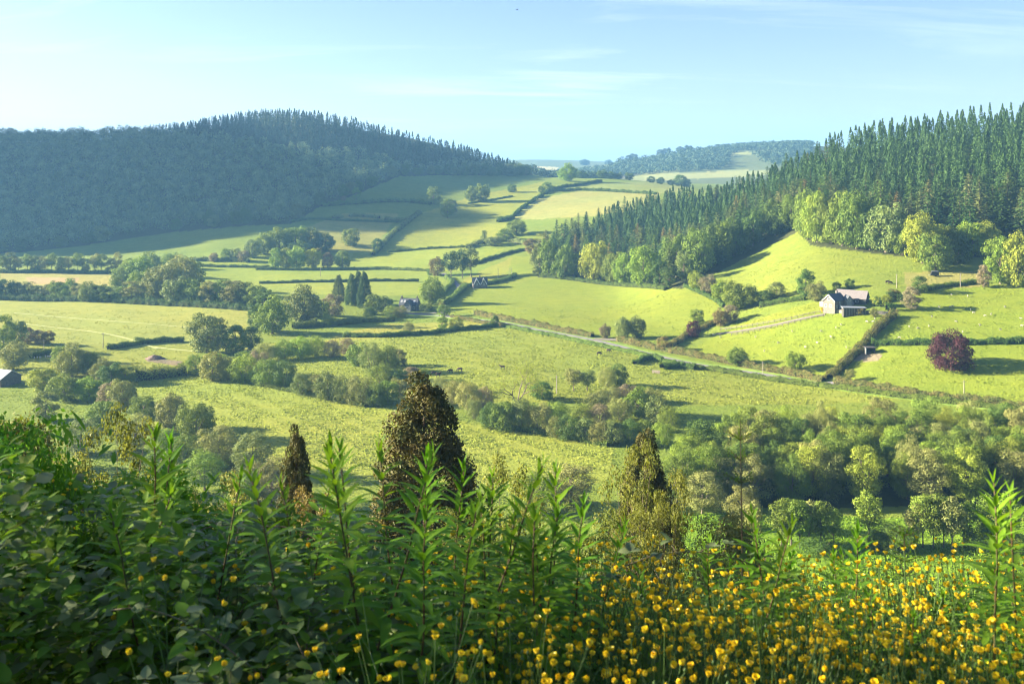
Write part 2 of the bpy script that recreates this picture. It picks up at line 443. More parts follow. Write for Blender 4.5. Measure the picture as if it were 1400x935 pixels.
def strip(name, pts, width, mat, lift=.12, kind='structure', world=False, step=3.0):
    """a road or track laid on the ground along a traced centre line"""
    P = pts if world else [hit(*p) if len(p) == 2 else at(p[0], p[2]) for p in pts]
    P = smooth_path(P, step)
    d = np.gradient(P[:, :2], axis=0); d /= np.linalg.norm(d, axis=1, keepdims=True) + 1e-9
    nx = np.stack([-d[:, 1], d[:, 0]], 1)
    V = []; k = 5
    for u in np.linspace(-.5, .5, k):
        q = P[:, :2] + nx * (u * width)
        V.append(np.column_stack([q, Hgt(q[:, 0], q[:, 1]) + lift + .08 * (1 - (2 * u) ** 2)]))
    V = np.stack(V, 1); n = len(P)
    idx = np.arange(n * k).reshape(n, k)
    Q = np.stack([idx[:-1, :-1], idx[:-1, 1:], idx[1:, 1:], idx[1:, :-1]], -1).reshape(-1, 4)
    me = make_mesh(name, V, Q, None, [mat], smooth=True)
    o = link(bpy.data.objects.new(name, me)); tag(o, kind=kind)
    return o


def smooth_path(P, step=1.0):
    P = np.array([[p[0], p[1]] for p in P], float)
    s = np.concatenate([[0], np.cumsum(np.linalg.norm(np.diff(P, axis=0), axis=1))])
    n = max(int(s[-1] / step), 2)
    t = np.linspace(0, s[-1], n + 1)
    if len(P) > 2:
        x = _pchip(s, P[:, 0], t); y = _pchip(s, P[:, 1], t)
    else:
        x = np.interp(t, s, P[:, 0]); y = np.interp(t, s, P[:, 1])
    return np.column_stack([x, y, Hgt(x, y)])


def build_light():
    el, az = math.radians(17.5), math.radians(-81)      # sun low on the left, a little ahead
    w = bpy.data.worlds.new('World'); S.world = w; w.use_nodes = True
    nt = w.node_tree; nt.nodes.clear(); L = nt.links.new
    out = nt.nodes.new('ShaderNodeOutputWorld'); bg = N(nt, 'ShaderNodeBackground', Strength=SKY)
    sky = nt.nodes.new('ShaderNodeTexSky'); sky.sky_type = 'NISHITA'; sky.sun_disc = False
    sky.sun_elevation = el; sky.sun_rotation = az
    sky.air_density = 1.0; sky.dust_density = 1.1; sky.ozone_density = 2.6; sky.altitude = 100
    # thin high cirrus, drawn on the direction of view into the sky
    tc = nt.nodes.new('ShaderNodeTexCoord'); sep = nt.nodes.new('ShaderNodeSeparateXYZ')
    L(tc.outputs['Generated'], sep.inputs[0])
    zz = N(nt, 'ShaderNodeMath', operation='ADD'); zz.inputs[1].default_value = .13; L(sep.outputs[2], zz.inputs[0])
    dx = N(nt, 'ShaderNodeMath', operation='DIVIDE'); L(sep.outputs[0], dx.inputs[0]); L(zz.outputs[0], dx.inputs[1])
    dy = N(nt, 'ShaderNodeMath', operation='DIVIDE'); L(sep.outputs[1], dy.inputs[0]); L(zz.outputs[0], dy.inputs[1])
    cb = nt.nodes.new('ShaderNodeCombineXYZ'); L(dx.outputs[0], cb.inputs[0]); L(dy.outputs[0], cb.inputs[1])
    mp = nt.nodes.new('ShaderNodeMapping'); mp.inputs['Scale'].default_value = (.55, 1.9, 1); mp.inputs['Rotation'].default_value = (0, 0, .12)
    L(cb.outputs[0], mp.inputs[0])
    n1 = noise(nt, 1.1, 7, .62, vec=mp.outputs[0]); n1.inputs['Distortion'].default_value = .6
    n2 = noise(nt, .35, 3, .5, vec=cb.outputs[0])
    f1 = remap(nt, n1.outputs[0], .52, .80, 0, .5); f2 = remap(nt, n2.outputs[0], .42, .66, 0, 1)
    ff = N(nt, 'ShaderNodeMath', operation='MULTIPLY'); L(f1, ff.inputs[0]); L(f2, ff.inputs[1])
    hs = nt.nodes.new('ShaderNodeHueSaturation'); hs.inputs['Saturation'].default_value = 1.06; L(mixc(nt, 1.0, sky.outputs[0], (.97, .865, 1.0), 'MULTIPLY'), hs.inputs['Color'])
    c = mixc(nt, ff.outputs[0], hs.outputs[0], (9.0, 9.3, 9.8))
    L(c, bg.inputs[0]); L(bg.outputs[0], out.inputs[0])
    sl = bpy.data.lights.new('sun', 'SUN'); sl.energy = SUN; sl.angle = math.radians(.55); sl.color = (1.0, .89, .64)
    so = link(bpy.data.objects.new('sun', sl))
    d = Vector((math.sin(az) * math.cos(el), math.cos(az) * math.cos(el), math.sin(el)))
    so.rotation_euler = d.to_track_quat('Z', 'Y').to_euler()
    so.location = (-200, 100, 150)


def build_haze():
    mb = MB().box((0, 2500, 72), (9400, 12400, 390))
    m, nt, out = nodes('valley_air')
    v = nt.nodes.new('ShaderNodeVolumePrincipled')
    v.inputs['Color'].default_value = (.24, .55, 1.0, 1); v.inputs['Density'].default_value = HAZE
    v.inputs['Anisotropy'].default_value = .15
    nt.links.new(v.outputs[0], out.inputs['Volume'])
    o = mb.build('haze', m); tag(o, 'thin blue valley haze filling the air over the fields', None, kind='stuff')


def build_camera():
    c = bpy.data.cameras.new('camera'); c.sensor_width = 36.0; c.lens = 36.0 * FPX / 1400
    c.shift_y = -(467.5 - HY) / 1400
    c.clip_start = .05; c.clip_end = 20000
    c.dof.use_dof = True; c.dof.focus_distance = 220; c.dof.aperture_fstop = 7.0
    o = link(bpy.data.objects.new('camera', c)); o.rotation_euler = (math.pi / 2, 0, 0)
    S.camera = o
# ------------------------------------------------------------------ leaf geometry
def unit(v): return v / (np.linalg.norm(v, axis=-1, keepdims=True) + 1e-9)


def leaf_quads(r, P, Nrm, size, asp=.62):
    """small diamond leaves / leaf sprays at points P facing roughly along Nrm"""
    n = len(P)
    ref = r.normal(size=(n, 3)); u = unit(np.cross(Nrm, ref)); w = np.cross(Nrm, u)
    s = size * r.uniform(.6, 1.35, n)[:, None]; a = asp * r.uniform(.7, 1.3, n)[:, None]
    bend = Nrm * s * r.uniform(-.25, .25, n)[:, None]
    V = np.stack([P - u * s * .5, P + w * s * a * .5 + bend, P + u * s * .5, P - w * s * a * .5 + bend], 1)
    return V.reshape(-1, 3)


def quads_for(V): return np.arange(len(V)).reshape(-1, 4)


def lobe_cloud(r, C, R, m, jit=.75, up=.3, inner=.25):
    """leaves over a set of foliage lobes (centres C, radii R): positions and facing"""
    n = len(C)
    d = unit(r.normal(size=(n, m, 3)) + np.array([0, 0, up]))
    rad = 1 - inner * r.random((n, m, 1)) ** 1.6 + .10 * r.normal(size=(n, m, 1))
    P = C[:, None] + d * R[:, None] * rad
    nr = unit(d + jit * r.normal(size=d.shape) * .42 + np.array([0, 0, .12]))
    return P.reshape(-1, 3), nr.reshape(-1, 3)


def crown_lobes(r, H, W, base, n, rel=.36, flat=1.0, lump=.2):
    """lobes spread over an egg-shaped crown from height base to H"""
    hc = (H - base) / 2; zc = base + hc
    i = np.arange(n) + .5
    ph = np.arccos(1 - 2 * i / n); th = math.pi * (1 + 5 ** .5) * i
    D = np.stack([np.cos(th) * np.sin(ph), np.sin(th) * np.sin(ph), np.cos(ph)], 1)
    D = unit(D + r.normal(size=D.shape) * .22)
    k = r.uniform(1 - lump, 1 + lump * .5, (n, 1))
    ra = W / 2 * (1 - rel * .8)
    C = D * np.array([ra, ra, hc * (1 - rel * .7)]) * k + np.array([0, 0, zc])
    R = (W / 2 * rel * r.uniform(.75, 1.25, (n, 1))) * np.array([1, 1, .85 * flat])
    return C, R


def limbs(r, mb, H, base, C, tr, k=7, lean=.04):
    """tapered trunk with a few limbs running up into the crown"""
    z = np.linspace(0, base + (H - base) * .62, 7)
    off = np.cumsum(r.normal(size=(7, 2)) * lean * H / 14, 0); off -= off[0]
    P = np.column_stack([off, z]); rad = tr * np.linspace(1, .3, 7); rad[0] *= 1.35
    mb.tube(P, rad, 6)
    sel = r.permutation(len(C))[:k]
    for j in sel:
        c = C[j]; t = r.integers(2, 5); a = P[t]
        mid = (a * .5 + c * .5) + np.array([0, 0, -.04 * H])
        mb.tube([a, mid, c], [tr * .42, tr * .28, tr * .08], 4)


def tree_meshes(name, seed, H, W, base, lobes, per, leaf, rel=.36, tr=.3, k=7, flat=1.0, jit=.75, lump=.2, inner=.25, asp=.62):
    r = np.random.default_rng(seed)
    C, R = crown_lobes(r, H, W, base - (.12 * H if base < 1 else 0), lobes, rel, flat, lump)
    P, nr = lobe_cloud(r, C, R, per, jit, inner=inner)
    ok = P[:, 2] > base * .55 - .1
    V = leaf_quads(r, P[ok], nr[ok], leaf, asp)
    crown = make_mesh(name + '_crown', V, quads_for(V), None, [MAT['leaf']])
    mb = MB(); limbs(r, mb, H, base, C, tr, k)
    return dict(H=H, W=W, crown=crown, trunk=mb.mesh(name + '_trunk', MAT['bark']))


def conifer_meshes(name, seed, H=28, W=8.5, base=2.5, whorl=1.2, per=11, spray=1.75, droop=.36, thin=0.0, tr=.3, top=1.0):
    """a spire of drooping whorled branches, each a ragged run of needle sprays"""
    r = np.random.default_rng(seed)
    P, U, Wd, S_ = [], [], [], []
    z = base; tp = r.uniform(.56, .92); f0, f1, f2 = r.uniform(0, 6.28, 3)
    while z < H - .3:
        t = (z - base) / (H - base)
        L = W / 2 * (1 - t) ** tp * (1 + .16 * math.sin(z * .9 + f0) + .10 * math.sin(z * 2.3 + f1)) * (.62 + .38 * min(1, t * 6)) * top + .18
        nb = max(4, int(per * (1 - .45 * t)))
        a0 = r.random() * 6.28
        for b in range(nb):
            if r.random() < thin: continue
            a = a0 + b / nb * 6.28 + r.normal() * .16
            l = L * r.uniform(.62, 1.25) * (1 + .18 * math.sin(a + f2 + z * .12))
            ns = max(2, int(l / (spray * .42)))
            for q in range(ns):
                f = ((q + r.random() * .7 + .25) / ns) ** .8
                zz = z + .28 * l * f * (1 - t * .2) * (.9 - droop * 3.2 * f) + r.normal() * .1
                P.append((math.cos(a) * l * f, math.sin(a) * l * f, zz))
                U.append((math.cos(a + r.normal() * .55), math.sin(a + r.normal() * .55), -.38 + r.normal() * .3))
                S_.append(spray * (.75 + .45 * (1 - f)) * (1 - .5 * t) * r.uniform(.7, 1.25))
        z += whorl * (1 - .45 * t) * r.uniform(.8, 1.2)
    P = np.array(P); U = unit(np.array(U)); S_ = np.array(S_)[:, None]
    side = unit(np.cross(U, np.array([0, 0, 1.]))); side = unit(side + r.normal(size=side.shape) * .45)
    V = np.stack([P - U * S_ * .5, P + side * S_ * .3, P + U * S_ * .62, P - side * S_ * .3], 1).reshape(-1, 3)
    # leader
    lv = []
    for a in range(4):
        c, s = math.cos(a * 1.57), math.sin(a * 1.57)
        lv += [(c * .16, s * .16, H - 1.3), (-s * .1, c * .1, H - .8), (0, 0, H + .35), (s * .1, -c * .1, H - .8)]
    V = np.concatenate([V, np.array(lv)])
    crown = make_mesh(name + '_crown', V, quads_for(V), None, [MAT['leaf']])
    mb = MB().tube([(0, 0, 0), (0, 0, H * .5), (0, 0, H * .97)], [tr, tr * .6, .04], 6)
    return dict(H=H, W=W, crown=crown, trunk=mb.mesh(name + '_trunk', MAT['bark_dark']))


def pine_meshes(name, seed, H=20, W=8):
    """tall bare trunk, flat dark pads of needles in the upper half"""
    r = np.random.default_rng(seed)
    n = 22; zc = H * (.36 + .60 * (np.arange(n) / (n - 1))); a = np.arange(n) * 2.4 + r.normal(size=n) * .4
    rr = W * .36 * np.sqrt(np.clip(1.12 - (zc / H), .05, 1)) * r.uniform(.5, 1.3, n)
    C = np.column_stack([np.cos(a) * rr, np.sin(a) * rr, zc])
    R = np.column_stack([r.uniform(1.5, 2.4, n), r.uniform(1.5, 2.4, n), r.uniform(.9, 1.4, n)]) * W / 8
    P, nr = lobe_cloud(r, C, R, 150, .9)
    V = leaf_quads(r, P, nr, .55, .4)
    crown = make_mesh(name + '_crown', V, quads_for(V), None, [MAT['leaf']])
    mb = MB().tube([(0, 0, 0), (.2, .1, H * .5), (.1, 0, H * .95)], [.34, .24, .06], 6)
    for j in range(n): mb.tube([(.15, .05, C[j, 2] - .7), C[j]], [.09, .03], 4)
    return dict(H=H, W=W, crown=crown, trunk=mb.mesh(name + '_trunk', MAT['bark']))


def bush_meshes(name, seed, H=6, W=6, lobes=16, per=150, leaf=.34, rel=.42, lump=.18, wisps=0):
    """leafy down to the ground"""
    r = np.random.default_rng(seed)
    C, R = crown_lobes(r, H, W, -.15 * H, lobes, rel, 1.0, lump)
    P, nr = lobe_cloud(r, C, R, per, .7)
    if wisps:
        j = r.integers(0, len(C), wisps); d = unit(r.normal(size=(wisps, 3)) * [1, 1, .5] + [0, 0, .7])
        Q = C[j] + d * R[j] * r.uniform(1.0, 1.3, (wisps, 1)); P = np.concatenate([P, Q]); nr = np.concatenate([nr, unit(r.normal(size=Q.shape))])
    ok = P[:, 2] > 0
    V = leaf_quads(r, P[ok], nr[ok], leaf, .55)
    crown = make_mesh(name + '_crown', V, quads_for(V), None, [MAT['leaf']])
    mb = MB()
    for j in range(5):
        a = j * 1.26 + r.random(); c = np.array([math.cos(a) * W * .24, math.sin(a) * W * .24, H * r.uniform(.5, .75)])
        mb.tube([(math.cos(a) * .12, math.sin(a) * .12, -.1), c * [.55, .55, .6], c], [.11, .08, .03], 4)
    return dict(H=H, W=W, crown=crown, trunk=mb.mesh(name + '_stems', MAT['bark']))


def bare_tree_meshes(name, seed, H=15, W=14):
    """spreading half-bare tree: forking limbs with thin yellow-green leaf"""
    r = np.random.default_rng(seed); mb = MB(); tips = []
    def grow(p, d, l, rad, lev):
        q = p + d * l * .5 + r.normal(size=3) * l * .05; e = p + d * l + r.normal(size=3) * l * .07
        mb.tube([p, q, e], [rad, rad * .8, rad * .58], 5 if lev < 2 else 4)
        if lev >= 2: tips.extend([q, e])
        if lev < 4:
            for _ in range(3 if lev < 3 else 2):
                grow(e, unit(d + r.normal(size=3) * [.62, .62, .42] + [0, 0, .12]), l * r.uniform(.58, .8), rad * .56, lev + 1)
    for a in (0, 2.2, 4.1):
        grow(np.array([0, 0, .0]), unit(np.array([math.cos(a) * .45, math.sin(a) * .45, 1])), H * .33, .3, 0)
    T = np.array(tips); P = T[r.integers(0, len(T), 5000)] + r.normal(size=(5000, 3)) * .5
    V = leaf_quads(r, P, unit(r.normal(size=P.shape)), .3, .6)
    return dict(H=float(T[:, 2].max()), W=float(np.ptp(T[:, 0])), crown=make_mesh(name + '_crown', V, quads_for(V), None, [MAT['leaf']]), trunk=mb.mesh(name + '_trunk', MAT['bark']))


def far_cloud(r, P, Hs, Ws, m, leaf, conifer=False):
    """many far trees as one mass of leaf sprays: P ground points, one crown on each"""
    n = len(P); P = np.asarray(P, float); Hs = np.asarray(Hs)[:, None, None]; Ws = np.asarray(Ws)[:, None, None]
    if conifer:
        t = r.random((n, m, 1)) ** 1.25
        a = r.random((n, m, 1)) * 6.283; rad = Ws / 2 * (1 - t) * (.55 + .45 * r.random((n, m, 1))) + .1
        Q = P[:, None] + np.concatenate([np.cos(a) * rad, np.sin(a) * rad, Hs * (.1 + .92 * t)], 2)
        nr = unit(np.concatenate([np.cos(a), np.sin(a), np.full_like(a, .7)], 2) + r.normal(size=Q.shape) * .5)
        V = leaf_quads(r, Q.reshape(-1, 3), nr.reshape(-1, 3), leaf, .5)
        # pointed tops
        tip = P + np.concatenate([np.zeros((n, 2)), Hs[:, 0]], 1)
        k = []
        for a in (0, 1.57):
            u = np.array([math.cos(a), math.sin(a), 0]) * Ws[:, 0] * .12
            k.append(np.stack([tip - u - [0, 0, 3.2], tip - [0, 0, 3.6], tip + u - [0, 0, 3.2], tip + [0, 0, .6]], 1).reshape(-1, 3))
        return np.concatenate([V] + k)
    d = unit(r.normal(size=(n, m, 3)) + [0, 0, .55])
    lump = 1 + .22 * np.sin(d[..., :1] * 5 + P[:, None, :1]) * np.sin(d[..., 1:2] * 5 + P[:, None, 1:2]) + .08 * r.normal(size=(n, m, 1))
    Q = P[:, None] + np.concatenate([d[..., :2] * Ws / 2 * lump, Hs * .55 + d[..., 2:] * Hs * .46 * lump], 2)
    nr = unit(d + .28 * r.normal(size=d.shape))
    return leaf_quads(r, Q.reshape(-1, 3), nr.reshape(-1, 3), leaf, .7)


# ------------------------------------------------------------------ placing plants
def set_mat(o, m):
    if m is None: return
    s = o.material_slots[0]; s.link = 'OBJECT'; s.material = m


def plant(pt, H, W, kind, mat, name, label, cat='tree', group=None, rz=None, parts=True, trunk_mat=None):
    """one tree or bush: an Empty at its foot with crown and trunk (or one mesh when it is tiny in the picture)"""
    ks = PROTO[kind]; pr = ks[int(rng.integers(len(ks)))]
    sx = W / pr['W'] * rng.uniform(.95, 1.05); sz = H / pr['H']
    rz = rng.uniform(0, 6.283) if rz is None else rz
    if parts:
        e = empty(name, pt, rz); e.scale = (sx, sx, sz)
        c = link(bpy.data.objects.new('crown', pr['crown']), e); set_mat(c, MAT[mat])
        t = link(bpy.data.objects.new('trunk', pr['trunk']), e); set_mat(t, MAT.get(trunk_mat))
    else:
        e = link(bpy.data.objects.new(name, pr['crown'])); e.location = pt; e.rotation_euler = (0, 0, rz); e.scale = (sx, sx, sz)
        set_mat(e, MAT[mat])
    tag(e, label, cat, group)
    return e


def tree_at(px, py, h, w, kind, mat, label, name='tree', cat='tree', group=None, d=None, parts=True, **kw):
    """a tree whose foot shows at photo point (px, py) and that is h x w photo pixels there"""
    p = hit(px, py) if d is None else at(px, d)
    s = p.y / FPX
    p.z -= .1
    return plant(p, h * s, w * s, kind, mat, name, label, cat, group, parts=parts, **kw)


ORD = ['first', 'second', 'third', 'fourth', 'fifth', 'sixth', 'seventh', 'eighth', 'ninth', 'tenth', 'eleventh', 'twelfth', 'thirteenth',
       'fourteenth', 'fifteenth', 'sixteenth', 'seventeenth', 'eighteenth', 'nineteenth', 'twentieth']
TENS = {2: 'twenty', 3: 'thirty', 4: 'forty', 5: 'fifty', 6: 'sixty'}


def ordinal(i):
    if i < 20: return ORD[i]
    n = i + 1
    if n % 10 == 0: return TENS[n // 10][:-1] + 'ieth'
    return TENS[n // 10] + '-' + ORD[n % 10 - 1]


def scatter(poly, spacing, dmin, dmax, seed, jit=.42, n=2000):
    """ground points inside an outline of photo points, on a jittered grid of real metres, near first"""
    r = np.random.default_rng(seed)
    xs = [(p[0] - CX) / FPX * dmax for p in poly]
    X, Y = np.meshgrid(np.arange(min(xs) * 1.02 - 20, max(xs) * 1.02 + 20, spacing), np.arange(dmin, dmax, spacing * .92))
    X = X + (np.arange(X.shape[0]) % 2)[:, None] * spacing / 2
    X = X.ravel() + r.uniform(-jit, jit, X.size) * spacing; Y = Y.ravel() + r.uniform(-jit, jit, Y.size) * spacing
    Z = Hgt(X, Y); px = CX + FPX * X / Y; py = HY - FPX * Z / Y
    k = in_poly(px, py, poly) & (Y > dmin) & (Y < dmax)
    o = np.argsort(Y[k])
    return np.column_stack([X, Y, Z, px, py])[k][o]


def hedge(pts, h, w, mat, label, group='hedges round the fields', name='hedge', leaf=.42, dens=80, gaps=0.0, world=False, top=True, seed=None):
    """a hedge following a line on the ground: leaf sprays over a lumpy rounded bank of growth, with a solid dark core inside to block light"""
    r = np.random.default_rng(abs(hash(label)) % 9999 if seed is None else seed)
    P = pts if world else [hit(*p) if len(p) == 2 else at(p[0], p[2]) for p in pts]
    P = smooth_path(P, .5); n = len(P)
    d = np.gradient(P[:, :2], axis=0); d /= np.linalg.norm(d, axis=1, keepdims=True) + 1e-9
    nx = np.stack([-d[:, 1], d[:, 0]], 1)
    s = np.arange(n) * .5
    f1, f2, f3 = r.uniform(0, 9, 3)
    hv = h * (1 + .14 * np.sin(s * .7 + f1) + .12 * np.sin(s * .23 + f2) + .08 * np.sin(s * 1.9 + f3))
    wv = w * (1 + .15 * np.sin(s * .53 + f3) + .1 * np.sin(s * 1.3 + f1))
    keep = np.ones(n, bool)
    if gaps: keep = (np.sin(s * .19 + f2) + np.sin(s * .47 + f1) * .6) > (gaps * 2.6 - 1.6)
    m = max(int(dens * .5), 4)
    i = np.repeat(np.nonzero(keep)[0], m)
    a = r.uniform(-.25, math.pi + .25, len(i))
    ca = np.sign(np.cos(a)) * np.abs(np.cos(a)) ** .6; sa = np.sign(np.sin(a)) * np.abs(np.sin(a)) ** .6
    k = 1 - .22 * r.random(len(i)) ** 2 + .07 * r.normal(size=len(i))
    off = (ca * wv[i] / 2 * k)[:, None] * nx[i] + d[i] * r.uniform(-.3, .3, (len(i), 1))
    V0 = np.column_stack([P[i, :2] + off, P[i, 2] + np.maximum(sa * k, -.05) * hv[i] * .98 + .02])
    nr = unit(np.column_stack([nx[i] * ca[:, None], sa + .2]) + r.normal(size=(len(i), 3)) * .45)
    V = leaf_quads(r, V0, nr, leaf, .65); Q = quads_for(V); nl = len(Q)
    # solid core for the woody heart, dark and opaque to deepen shadow
    ang = np.linspace(0, math.pi, 7); run = np.nonzero(keep)[0]; cv = []
    for j in range(n):
        for a_ in ang: cv.append([*(P[j, :2] + nx[j] * math.cos(a_) * wv[j] * .36), P[j, 2] - .2 + (math.sin(a_) ** .6) * hv[j] * .74])
    cq = [[j * 7 + k_, j * 7 + k_ + 1, j * 7 + k_ + 8, j * 7 + k_ + 7] for j in run[:-1] if j + 1 < n and keep[j + 1] for k_ in range(6)]
    cq = np.array(cq, int).reshape(-1, 4) + len(V)
    me = make_mesh(name, np.concatenate([V, np.array(cv)]), np.concatenate([Q, cq]), None, [MAT[mat], MAT['hedge_core']], np.concatenate([np.zeros(nl), np.ones(len(cq))]))
    o = link(bpy.data.objects.new(name, me))
    tag(o, label, 'hedge', group)
    return o


def mats():
    M = MAT
    M['bark'] = solid_mat('grey_brown_bark', (.11, .085, .06), (.19, .16, .12), 3, .9, bump=.4)
    M['bark_dark'] = solid_mat('dark_conifer_bark', (.07, .05, .04), (.12, .09, .07), 3, .9, bump=.4)
    M['bark_pale'] = solid_mat('pale_bark', (.30, .27, .21), (.20, .17, .13), 2, .9, bump=.4)
    M['hedge_core'] = solid_mat('dark_hedge_heart', (.035, .04, .015), (.05, .045, .02), 2, .95)
    M['leaf'] = leaf_mat('mid_green_leaf', (0.114, 0.170, 0.023), (0.168, 0.226, 0.033))
    M['green'] = M['leaf']
    M['fresh'] = leaf_mat('fresh_green_leaf', (0.150, 0.239, 0.025), (0.210, 0.283, 0.037), trans=.24)
    M['yellowgreen'] = leaf_mat('yellow_green_leaf', (0.204, 0.251, 0.029), (0.264, 0.295, 0.041), trans=.24)
    M['olive'] = leaf_mat('olive_willow_leaf', (.175, .20, .055), (.235, .24, .075), trans=.2)
    M['dark'] = leaf_mat('dark_green_leaf', (0.066, 0.120, 0.021), (0.102, 0.163, 0.029), trans=.16)
    M['grey'] = leaf_mat('grey_green_leaf', (0.132, 0.176, 0.046), (0.180, 0.213, 0.062), trans=.16)
    M['pink'] = leaf_mat('hawthorn_in_fading_blossom', (.27, .21, .14), (.14, .14, .06), scale=1.2, trans=.2)
    M['copper'] = leaf_mat('copper_beech_leaf', (.055, .018, .024), (.085, .028, .034), trans=.15, hue=.006)
    M['bronze'] = leaf_mat('bronze_leaf', (0.168, 0.122, 0.046), (0.204, 0.183, 0.057), trans=.18)
    M['spruce'] = leaf_mat('dark_spruce_needles', (.042, .092, .022), (.075, .14, .034), (.11, .12, .035), scale=.3, trans=.12, vary=.3)
    M['larch'] = leaf_mat('olive_conifer_needles', (0.102, 0.146, 0.046), (0.144, 0.177, 0.052), (0.180, 0.159, 0.063), scale=.3, trans=.15, vary=.3)
    M['brownfir'] = leaf_mat('brown_green_cypress_sprays', (.048, .058, .015), (.092, .074, .022), scale=.9, trans=.12)
    M['hedge'] = leaf_mat('hedge_leaf', (0.096, 0.151, 0.025), (0.144, 0.207, 0.033), scale=.35, trans=.16)
    M['hedge_red'] = leaf_mat('hedge_with_reddish_shoots', (.12, .15, .035), (.20, .165, .055), scale=.5, trans=.16)
    M['gorse'] = leaf_mat('yellow_blossom', (.55, .42, .02), (.3, .3, .03), scale=1, trans=.2)
    M['blue'] = leaf_mat('far_wood_leaf', (.05, .10, .045), (.21, .27, .11), scale=.10, trans=.15)
    M['faraway'] = leaf_mat('distant_wood_leaf', (.03, .06, .04), (.06, .10, .055), scale=.05, trans=.1)
    M['farfir'] = leaf_mat('far_conifer_needles', (.022, .045, .024), (.05, .08, .035), scale=.12, trans=.05)


def protos():
    P = PROTO
    P['oak'] = [tree_meshes('oak', 10 + i, 12, 12, .7, 46, 140, .55, .30, .4, 8, lump=.30) for i in range(4)]
    P['round'] = [tree_meshes('round', 20 + i, 10, 9, .3, 36, 125, .48, .32, .28, 6) for i in range(4)]
    P['tall'] = [tree_meshes('tall', 30 + i, 14, 8, .9, 42, 120, .48, .32, .26, 8, lump=.26) for i in range(4)]
    P['alder'] = [tree_meshes('alder', 40 + i, 13, 7.5, 2.6, 24, 100, .5, .36, .2, 10, lump=.32) for i in range(4)]
    P['alder_near'] = [tree_meshes('alder_near', 45 + i, 13, 8, .95, 34, 260, .30, .32, .2, 16, lump=.34) for i in range(4)]
    P['oak_near'] = [tree_meshes('oak_near', 100 + i, 13, 11.5, .9, 58, 260, .30, .28, .3, 14, lump=.3) for i in range(3)]
    P['cone'] = [cone_tree(630 + i) for i in range(3)]
    P['willow'] = [bush_meshes('willow', 50 + i, 8, 8.5, 22, 330, .29, .4, .13) for i in range(4)]
    P['bush'] = [bush_meshes('bush', 60 + i, 4, 4.6, 13, 120, .32, .44, .2) for i in range(3)]
    P['spruce'] = [conifer_meshes('spruce', 70 + i, W=9.5 + .8 * (i % 3)) for i in range(9)]
    P['fir'] = [conifer_meshes('fir', 80 + i, H=26, W=10.5, base=.8, whorl=.55, per=9, thin=.05) for i in range(3)]
    P['farfir'] = [conifer_meshes('farfir', 90 + i, H=20, W=7.5, base=1.5, whorl=1.0, per=8, spray=2.0) for i in range(3)]
    P['beech'] = [tree_meshes('beech', 97, 13, 15, .6, 52, 200, .55, .3, .5, 8, lump=.16)]
    P['pine'] = [pine_meshes('pine', 95 + i) for i in range(3)]
    P['bare'] = [bare_tree_meshes('bare', 99)]


MAT, PROTO = {}, {}
